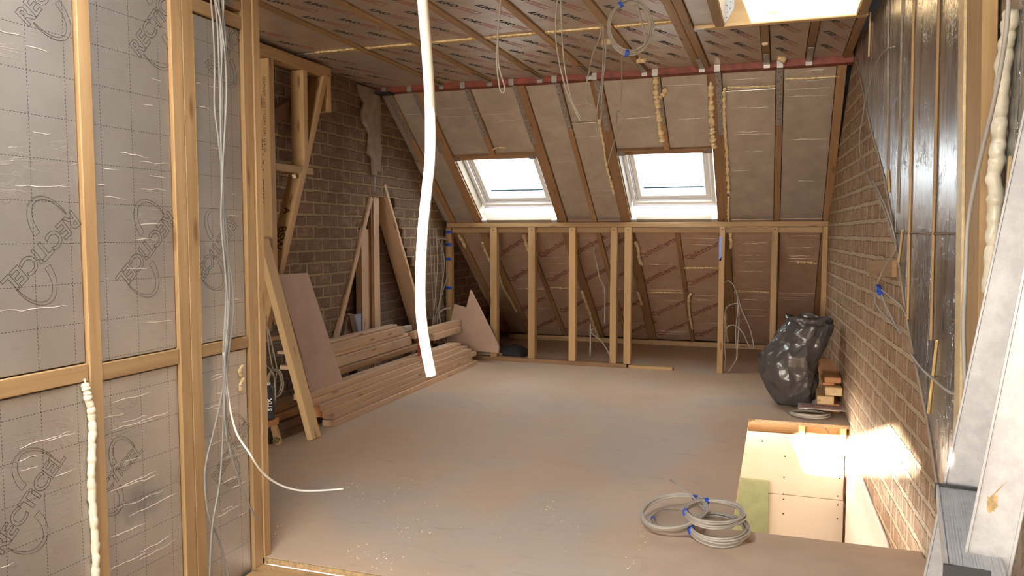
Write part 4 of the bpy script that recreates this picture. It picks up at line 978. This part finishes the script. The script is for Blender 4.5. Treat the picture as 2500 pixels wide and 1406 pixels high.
o = timber('prop_batten', pf, pt, .022, .05, W_STUD); tag(o, 'short leaning batten with mossy foot beside the spray cans', 'timber')
bead('moss_clump', [pf+Vector((.0, -.02, .012)), pf+Vector((-.01, -.02, .05))], .018, plain('green_moss', (.16, .15, .05), .95, 0, 60, .4, .6, 80), o, 6)
for k, pts in enumerate(([(650, 770), (655, 830), (662, 880), (672, 925)], [(655, 800), (668, 860), (676, 905), (668, 945)], [(648, 890), (668, 915), (672, 970), (662, 1000)])):
    cable('grey_cable', [PA(x, y, 0, -3.0+.02*k) for x, y in pts], .0045, M_CABLED, ['first loose cable on the bricks behind the partition end', 'second loose cable on the bricks behind the partition end', 'third loose cable looping behind the spray cans'][k], 'loose cables behind the partition end')

# notched chipboard by the knee wall
nm_ = [PA(x, y, 1, 7.30) for x, y in ((1085, 850), (1103, 744), (1133, 752), (1142, 709), (1215, 845), (1215, 862))]
o = MB().prism([q+Vector((0, .10*q.z, 0)) for q in nm_], (.006, .02, 0)).build('notched_board', M_MDF, bevel=.0015); tag(o, 'pink notched chipboard offcut standing against the first knee wall stud', 'board')
# black sheeting and slats behind the knee wall
b = MB(); vs = []; fs = []; nu, nv = 16, 10
for i in range(nu):
    for j in range(nv):
        u, v = i/(nu-1), j/(nv-1); p = Vector((-3.08+.58*u, 7.62+.42*v, 0)); e = math.sin(math.pi*u)**.6*math.sin(math.pi*v)**.6
        vs.append((p.x, p.y+.04*math.sin(u*9), .001+e*(.05+.11*u)+.05*e*noise.noise(p*9)))
for i in range(nu-1):
    for j in range(nv-1): fs.append((i*nv+j, (i+1)*nv+j, (i+1)*nv+j+1, i*nv+j+1))
b.add(vs, fs, 0, True); o = b.build('black_sheet', M_BLKCLOTH); tag(o, 'crumpled black sheeting on the floor behind the first knee wall stud', 'sheet')
sm_ = o.modifiers.new('thick', 'SOLIDIFY'); sm_.thickness = .004
for k, (a, z_) in enumerate(((-3.05, .0), (-3.0, .03), (-3.03, .06))):
    o = tbox('loose_offcut', (a, 7.535, z_), (a+.34-.04*k, 7.60, z_+.026), W_WHITE if k == 2 else W_PALE, 'x'); tag(o, ['bottom slat offcut under the black sheeting', 'middle slat offcut beside the black sheeting', 'top whitish slat offcut beside the black sheeting'][k], 'timber', 'slat offcuts by the black sheeting')

# ================================================================== RIGHT WALL: FOIL CHEEK
OF = .03
def fw(px, py): q = PW(px, py, OF); return q.y, q.z
DIAG = [(5.62, 2.43), (5.463, 2.311), (4.975, 1.937), (4.438, 1.594), (4.042, 1.243), (3.702, .896), (3.305, .594), (3.111, .398), (2.95, .25)]
def zd(y):
    D = DIAG[::-1]
    if y <= D[0][0]: return D[0][1]-(D[0][0]-y)*.95
    for (a, b), (c, d) in zip(D, D[1:]):
        if a <= y <= c: return b+(d-b)*(y-a)/(c-a)
    return D[-1][1]
EDG = [5.60, 4.55, 4.10, 3.80, 3.35, 2.99, 2.42, 1.2]
FN = ['farthest, at the ceiling corner', 'fourth from the main stud', 'third from the main stud', 'second from the main stud', 'left of the main stud', 'between main stud and foam column', 'nearest, beyond the ladder']
for k in range(7):
    a, b = EDG[k], EDG[k+1]
    ys = sorted({a-.004, b+.004, *[y for y, _ in DIAG if b < y < a]})
    for half in (0, 1):
        zj = 1.30
        lowp = [(y, max(zd(y), -.2)) for y in ys]
        if half == 0:
            pts = [(y, max(z, zj+.004)) for y, z in lowp]; top = 2.52
            if min(z for _, z in lowp) > 2.5: continue
            poly = pts+[(ys[-1], 2.52), (ys[0], 2.52)]
        else:
            pp_ = [(y, z) for y, z in lowp if z < zj-.005]
            if len(pp_) < 1: continue
            ymx = max(y for y, _ in pp_)
            if lowp[-1][1] >= zj:
                ymx = 4.10 if ymx < 4.10 <= a else ymx
            poly = pp_+[(ymx if lowp[-1][1] >= zj else ys[-1], zj-.004), (ys[0], zj-.004)]
            if len(set(poly)) < 3: continue
        o = wall_poly([(y, z) for y, z in poly], .028, OF).build('foil_board', M_FOILB, recalc=True)
        tag(o, f'{"upper" if half == 0 else "lower"} shiny foil board of the right cheek, {FN[k]}', 'insulation board', 'shiny foil boards of the right cheek')
# slim stud edges and foam seams between the foil boards
def edge_strip(px_top, px_bot, y_t, y_b, wpx, mat, lab, off=OF+.012, name='stud_edge'):
    a, b = PW(px_top, y_t, off), PW(px_bot, y_b, off)
    o = timber(name, a+Vector((.006, 0, 0)), b+Vector((.006, 0, 0)), wpx, .010, mat, up=(-1, 0, 0)); return tag(o, lab, 'timber', 'slim stud edges between the foil boards')
edge_strip(2228, 2212, -40, 780, .011, W_STUDL, 'slim stud edge running the height of the foil cheek, nearest the brick')
edge_strip(2289, 2268, -40, 830, .011, W_STUD, 'slim stud edge second from the brick on the foil cheek')
edge_strip(2201, 2188, -40, 520, .005, M_CEMENT, 'thin grey seam on the foil cheek left of the slim stud edges')
edge_strip(2167, 2163, -40, 455, .005, M_CEMENT, 'thin grey seam on the foil cheek at the top of the diagonal')
edge_strip(2122, 2118, 30, 140, .016, W_YEL, 'short pale stud edge at the ceiling corner of the foil cheek')
edge_strip(2165, 2168, 415, 470, .014, W_YEL, 'short yellow stud end showing at the diagonal foil edge')
edge_strip(2200, 2190, 560, 640, .009, W_YEL, 'short orange stud end below the horizontal foil joint')
edge_strip(2283, 2262, 830, 1010, .008, M_PIR, 'ragged foam seam low on the foil cheek')
ms = tbox('cheek_stud', (XR(2.8)-.105, 2.745, -.2), (XR(2.8)-.035, 2.985, 2.52), W_STUD, 'z')
bpy.data.objects.remove(ms)
a0, a1, b0_, b1_ = PW(2362, -40, .07), PW(2402, -40, .07), PW(2346, 1100, .07), PW(2384, 1100, .07); a, b = (a0+a1)/2, (b0_+b1_)/2
ms = timber('cheek_stud', a+(a-b)*.3+Vector((.02, 0, 0)), b+(b-a)*.5+Vector((.02, 0, 0)), (a0-a1).length, .04, W_STUDL, up=(-1, 0, 0)); tag(ms, 'broad main stud standing proud of the foil cheek', 'stud')
o = edge_strip(2347, 2333, -40, 1150, .085, M_FOAM, 'ragged cream foam strip along the left side of the main stud', .062, 'foam_strip'); o['category'] = 'foam strip'
jl = [PW(x, y, OF+.004) for x, y in ((2192, 566), (2215, 570), (2240, 568), (2290, 571), (2338, 568))]
o = bead('foam_joint', jl, .0035, M_CEMENT, None, 3, .7, 6); tag(o, 'crinkled horizontal joint across the shiny foil cheek', 'foam joint')
o = bead('foam_column', [PW(x, y, OF+.02) for x, y in ((2470, 20), (2456, 110), (2446, 220), (2438, 330), (2431, 420), (2426, 520), (2422, 620), (2416, 720))], .020, M_FOAMW, None, 8, .13, 14); tag(o, 'thick lumpy column of cream spray foam right of the main stud', 'foam')
o = edge_strip(2461, 2442, 380, 620, .010, W_YEL, 'orange stud edge beside the lumpy foam column', OF+.02)
o = edge_strip(2502, 2496, -40, 460, .03, W_STUD, 'stud at the right edge of the picture', OF+.02)
# trim and cables following the diagonal
dp = [Vector((XR(y, .034), y, z-.004)) for y, z in DIAG]
o = MB().tube(smooth_path(dp, 3), .006, 6).build('edge_trim', M_CEMENT); tag(o, 'light trim along the diagonal edge of the foil cheek', 'trim')
cable('grey_cable', [PW(x, y, .05) for x, y in ((2183, 114), (2160, 125), (2138, 160), (2122, 210), (2112, 250), (2104, 300), (2098, 340), (2103, 390), (2120, 430), (2150, 490), (2175, 560), (2187, 600))], .0042, M_CABLED, 'dark cable arching from the foil down along the diagonal edge')
cable('grey_cable', [PW(x, y, .045) for x, y in ((2130, 440), (2160, 500), (2180, 560), (2186, 610), (2160, 650), (2143, 690), (2144, 706))], .0042, M_CABLE, 'pale cable dropping from the diagonal to the blue taped loop')
r_ = cable('grey_cable', [PW(x, y, .05) for x, y in ((2147, 706), (2137, 720), (2140, 745), (2165, 775), (2195, 806), (2196, 812), (2180, 780), (2160, 740), (2150, 708), (2170, 722), (2198, 745), (2212, 770))], .0042, M_CABLE, 'looped cable with blue tape hanging on the right brick wall')
MB().tube([PW(2143, 700, .055), PW(2150, 715, .055)], .016, 8).build('blue_tape', M_TAPE, r_)
cable('grey_cable', [PW(x, y, .05) for x, y in ((2222, 862), (2250, 900), (2290, 935), (2320, 958), (2345, 962))], .0042, M_CABLE, 'pale cable slanting low across the shiny foil')
cable('thick_cable', [PA(x, y, 0, v) for x, y, v in ((2466, -60, .53), (2458, 60, .525), (2444, 160, .525), (2424, 260, .52), (2400, 360, .515), (2378, 460, .51), (2362, 560, .505), (2356, 700, .50), (2352, 800, .50), (2356, 920, .50), (2362, 1010, .50), (2362, 1080, .505))], .0060, M_CABLE, 'thick grey cable swinging down across the main stud')
# timber set in the brickwork
o = wall_poly([(4.72, .98), (4.72, 1.08), (4.13, 1.10), (4.13, .99)], -.012, .0).build('set_in_timber', W_STUD, recalc=True); bpy.data.objects.remove(o)
a, b = PW(2128, 655, .006), PW(2186, 655, .006)
o = timber('set_in_timber', a, b, .085, .03, W_STUD, up=(-1, 0, 0)); tag(o, 'brown timber block set in the right brick wall', 'timber')

# ================================================================== RIGHT: BAG, OFFCUTS, LEAFLET
b = MB(); nr, ns = 30, 44; base = Vector((.235, 6.28, 0)); vs = []; fs = []
prof = [(0, -.10, .13), (.04, -.10, .16), (.12, -.115, .185), (.22, -.14, .215), (.32, -.14, .225), (.42, -.105, .215), (.50, -.06, .195), (.57, -.02, .18), (.62, .0, .175), (.645, .0, .14), (.655, .01, .06)]
for i in range(nr):
    t = i/(nr-1)*.655
    for (z_a, cA, rA), (z_b, cB, rB) in zip(prof, prof[1:]):
        if z_a <= t <= z_b: f = (t-z_a)/(z_b-z_a); cx_ = cA+(cB-cA)*f; rad_ = rA+(rB-rA)*f
    for k in range(ns):
        a_ = 2*math.pi*k/ns; d = Vector((math.cos(a_), math.sin(a_), 0)); p = Vector((d.x*2, d.y*2, t*6))
        rg = 1-abs(noise.noise(p*.9)*2); rg2 = 1-abs(noise.noise(p*2.1+Vector((5, 5, 5)))*2)
        fold = math.sin(a_*7+t*9+2*noise.noise(p*.6))*.05
        rr_ = rad_*(.86+.17*rg*.8+.07*rg2+fold)
        vs.append((base.x+cx_+d.x*rr_, base.y+d.y*rr_*1.0, max(0.0, t+.012*rg2-.006)))
for i in range(nr-1):
    for k in range(ns): fs.append((i*ns+k, i*ns+(k+1) % ns, (i+1)*ns+(k+1) % ns, (i+1)*ns+k))
fs.append(tuple(range(ns))[::-1]); fs.append(tuple((nr-1)*ns+k for k in range(ns)))
b.add(vs, fs, 0, True); bag = b.build('refuse_bag', M_BAG); tag(bag, 'full black refuse bag standing by the right brick wall', 'bag')
# gathered mouth of the bag
vs = []; fs = []; n1, n2 = 5, 40
for i in range(n1):
    for k in range(n2):
        a_ = 2*math.pi*k/n2; r2 = .150+.004*i+.014*math.sin(a_*6+i)
        vs.append((base.x+.0+math.cos(a_)*r2, base.y+math.sin(a_)*r2, .60+.018*i+.012*math.sin(a_*5)))
for i in range(n1-1):
    for k in range(n2): fs.append((i*n2+k, i*n2+(k+1) % n2, (i+1)*n2+(k+1) % n2, (i+1)*n2+k))
mo = MB().add(vs, fs, 0, True).build('gathered_mouth', M_BAG, bag); q = mo.modifiers.new('thick', 'SOLIDIFY'); q.thickness = .004
for k, (z0, ht, xo, y0) in enumerate([(0, .062, .0, 6.05), (.063, .062, -.045, 6.00), (.126, .062, .01, 6.02), (.19, .022, -.035, 6.08), (.213, .042, .006, 6.06)]):
    x1 = XR(y0)-.012+min(0, xo-.01)
    o = tbox('offcut_timber', (x1-.115+(.03 if k == 3 else 0), y0, z0), (x1, 6.95, z0+ht), W_YEL if k in (1, 2) else W_ORANGE, 'y', bevel=.005)
    tag(o, ['lowest timber of the short stack against the right brick wall', 'pale timber end sticking out left, second from the floor in the right stack', 'square pale timber end, third from the floor in the right stack', 'thin orange lath near the top of the right stack', 'orange timber on top of the right stack beside the bag'][k], 'timber', 'timbers stacked against the right wall')
lm = frame_M((.165, 6.02, .045), (1, -.02, 0), (0, 0, 1))
lf = MB().box((0, -.14, 0), (.325, .075, .004)).build('leaflet', M_PAPER, None, lm @ Matrix.Rotation(-.03, 4, 'X')); tag(lf, 'white leaflet with a red band lying on the cable coil', 'leaflet')
MB().box((.025, -.085, .004), (.30, .035, .0046)).build('red_band', plain('faded_red_band', (.50, .25, .24), .6), lf, lm @ Matrix.Rotation(-.03, 4, 'X'))
put_text('leaflet_print', 'ACOUSTIC', .055, lm @ Matrix.Rotation(-.03, 4, 'X') @ Matrix.Translation((.162, -.025, .0049)), M_PAPER, lf, offset=.001)
MB().box((.11, .02, .005), (.32, .12, .0062), 0).build('folded_page', M_PAPER, lf, lm @ Matrix.Rotation(.10, 4, 'Z') @ Matrix.Rotation(.05, 4, 'X'))

# ================================================================== STAIR OPENING
jj = tbox('floor_joist', (-.6, 5.80, -.25), (.49, 5.85, -.026), W_STUDL, 'x'); tag(jj, 'floor joist seen under the far edge of the stair opening', 'joist')
for x, nm in ((.165, 'middle'), (.432, 'right')):
    o = tbox('packing_block', (x, 5.69, -.13), (x+.04, 5.795, -.026), W_YEL, 'z'); tag(o, f'{nm} packing block under the floor edge of the stair opening', 'block', 'blocks at the stair opening')
def pb(name, x0, x1, z0, z1, lab, mat=M_PLAST, y=5.68, dots=()):
    o = MB().box((x0, y, z0), (x1, y+.0125, z1)).build(name, mat, bevel=.002); tag(o, lab, 'plasterboard', 'plasterboards lining the stairwell')
    for px, py in dots:
        q = PA(px, py, 1, y-.0006); MB().tube([q, q+Vector((0, .0008, 0))], .0055, 8).build('screw_head', M_HOLE, o)
    return o
pb('plasterboard', -.60, .462, -.527, -.095, 'upper plasterboard in the stairwell, partly in sunlight', dots=((1861, 1077), (1917, 1114), (1914, 1165), (1912, 1206), (2050, 1168), (2045, 1211)))
pb('plasterboard', -.60, .466, -1.25, -.531, 'lower plasterboard in the stairwell below the joint', dots=((1913, 1219), (1912, 1254), (2045, 1233), (2044, 1266)))
o = MB().box((-.60, 5.655, -1.0), (-.024, 5.667, -.437)).build('green_board', M_GREEN, bevel=.002); tag(o, 'green moisture board offcut fixed in the stairwell left corner', 'plasterboard')
o = MB().box((-.60, 5.667, -.475), (-.024, 5.68, -.437)).build('packing', M_GREEN, o)
for k, (pts, lab) in enumerate((([(1971, 1040), (1966, 1058)], 'thin cable end hanging under the floor edge, left one'), ([(2004, 1041), (2016, 1047), (2024, 1058)], 'thin cable curling under the floor edge, right one'))):
    cable('grey_cable', [PA(x, y, 1, 5.77) for x, y in pts], .004, M_CABLED, lab)
# plywood sheet and ledge board in front of the opening
ply = MB().prism([(-.495, 3.275, .0), (.585, 3.375, .0), (.62, 2.62, .0), (-.46, 2.575, .0)], (0, 0, .012)).build('plywood_sheet', M_PLY, bevel=.0015); tag(ply, 'pale plywood sheet laid on the floor in front of the stair opening', 'board')
dj = tbox('floor_joist', (XP-.0, 2.44, -.22), (-1.72, 2.561, -.0245), W_STUD, 'x'); tag(dj, 'sawn joist end below the floor edge at the partition foot', 'joist')
dj2 = tbox('floor_joist', (-1.72, 2.50, -.22), (.6, 2.561, -.0245), W_STUD, 'x'); tag(dj2, 'long joist below the near edge of the floor', 'joist')
# scattered sawdust crumbs
rn = random.Random(21); mb = MB()
cl = [(870, 1180, 40, 60), (1000, 1195, 60, 40), (1000, 1290, 60, 30), (860, 1352, 60, 20), (930, 1370, 50, 25), (680, 1310, 40, 30), (1330, 1240, 30, 30), (1400, 1300, 40, 50), (1575, 1320, 20, 40), (1560, 1380, 30, 20), (1650, 1120, 200, 90), (1250, 1050, 300, 120), (1100, 1250, 300, 130), (1500, 1000, 300, 90), (1640, 1290, 40, 20)]
for cx_, cy_, sx, sy in cl:
    for _ in range(20):
        q = PA(cx_+rn.gauss(0, sx*.5), min(1400, cy_+rn.gauss(0, sy*.5)), 2, 0.0)
        if q.y > 7.2 or (q.x > HX0-.02 and q.y > 3.2) or q.y < 2.6 or q.x < -2.6 or q.x > -.5 and q.y < 3.4: continue
        s_ = rn.uniform(.0012, .0032); R = Matrix.Translation((q.x, q.y, s_*.4)) @ Matrix.Rotation(rn.uniform(0, 3), 4, 'Z')
        mb.box((-s_, -s_*.5, -s_*.4), (s_, s_*.5, s_*.4), 0, R)
tag(mb.build('sawdust_crumbs', plain('sawdust', (.75, .64, .48), .9)), 'sawdust crumbs and shavings scattered over the floor', 'sawdust', kind='stuff')

# ================================================================== STEP LADDER
def lad_stile(a, b, wd, dp_, lab, parent, lean):
    """C-section stile; a,b ends, wd face width across, dp_ depth"""
    a, b = Vector(a), Vector(b); M = frame_M(a, b-a, lean); L = (b-a).length; t = .003
    mb = MB().box((0, -wd/2, -t), (L, wd/2, 0)).box((0, -wd/2, -dp_), (L, -wd/2+t, -t)).box((0, wd/2-t, -dp_), (L, wd/2, -t)).box((0, -wd/2-.002, -.004), (L, -wd/2+.004, .003)).box((0, wd/2-.004, -.004), (L, wd/2+.002, .003))
    return mb.build('stile', M_ALU, parent, M, bevel=.001)
root = tag(empty('step_ladder', (.35, 1.8, -.24)), 'paint-splashed aluminium step ladder at the right edge of the picture', 'ladder')
def stile_at(pxa, pxb, Y, wd, lab):
    a, b = PA(*pxa, 1, Y), PA(*pxb, 1, Y); d = (b-a).normalized()
    lo = a-d*((a.z+.238)/d.z); hi = a+d*((1.95-a.z)/d.z)
    return lad_stile(lo, hi, wd, .028, None, root, (-.35, -1, 0)), lo, hi, d
s_near, lo1, hi1, d1 = stile_at((2404, 1406), (2521, 850), 1.62, .074, '')
s_far, lo2, hi2, d2 = stile_at((2357, 1166), (2426, 850), 2.06, .080, '')
def on(lo, d, z): return lo+d*((z-lo.z)/d.z)
for k, dz in enumerate((0, -.30, -.60)):
    fL, fR = PA(2286, 1183, 1, 2.05), PA(2393, 1176, 1, 2.05); zt = fL.z; nL = PN(2309, 1388, (0, 0, 1), zt)
    sh = d2*(dz/d2.z); fL, nL = fL+sh, nL+sh; wd_ = (fR-PA(2286, 1183, 1, 2.05)).length
    ax = nL-fL; ax.z = 0; L = ax.length; M = frame_M(fL, ax, (0, 0, 1)); mb = MB().box((.004, .004, -.024), (L-.004, wd_-.004, -.003)); i = 0; y_ = .010
    while y_ < wd_-.012:
        if i % 6 != 5: mb.box((.008, y_, -.003), (L-.008, y_+.0030, -.0012))
        i += 1; y_ += .0052
    mb.box((.004, 0, -.032), (L-.004, .005, .002)).box((.004, wd_-.005, -.032), (L-.004, wd_, .002))
    t_ = mb.build('tread', M_ALU, root, M)
    MB().box((-.003, -.004, -.034), (.005, wd_+.004, .004)).build('black_end_cap', M_BLACK, t_, M); MB().box((L-.010, -.004, -.034), (L-.002, wd_*.75, .006)).build('black_end_cap', M_BLACK, t_, M)
for lo, d in ((lo1, d1), (lo2, d2)):
    MB().box((-.005, -.045, -.036), (.05, .045, .004)).build('rubber_foot', M_BLACK, root, frame_M(lo, d, (-.35, -1, 0)))
sp_ = MB(); rn = random.Random(4); c = on(lo1, d1, .80); Mst = frame_M(c, d1, (-.35, -1, 0))
star = [(.055*math.cos(2*math.pi*k/18)*(.2+.2*rn.random()) , .03*math.sin(2*math.pi*k/18)*(.35+.3*rn.random())*.6) for k in range(18)]
star = [(x+.0, y+.012) for x, y in star]; star[1] = (.05, -.004)
sp_.prism([Mst @ Vector((x, y, .0004)) for x, y in star], (Mst.to_3x3() @ Vector((0, 0, .0008))))
sp_.build('yellow_splash', plain('yellow_paint_splash', (.45, .30, .12), .6, 0, 60, .4), s_near, recalc=True)
for o in COL.objects:
    if o.type == 'MESH' and o.parent is None and 'label' not in o and 'kind' not in o: print('UNLABELLED', o.name)
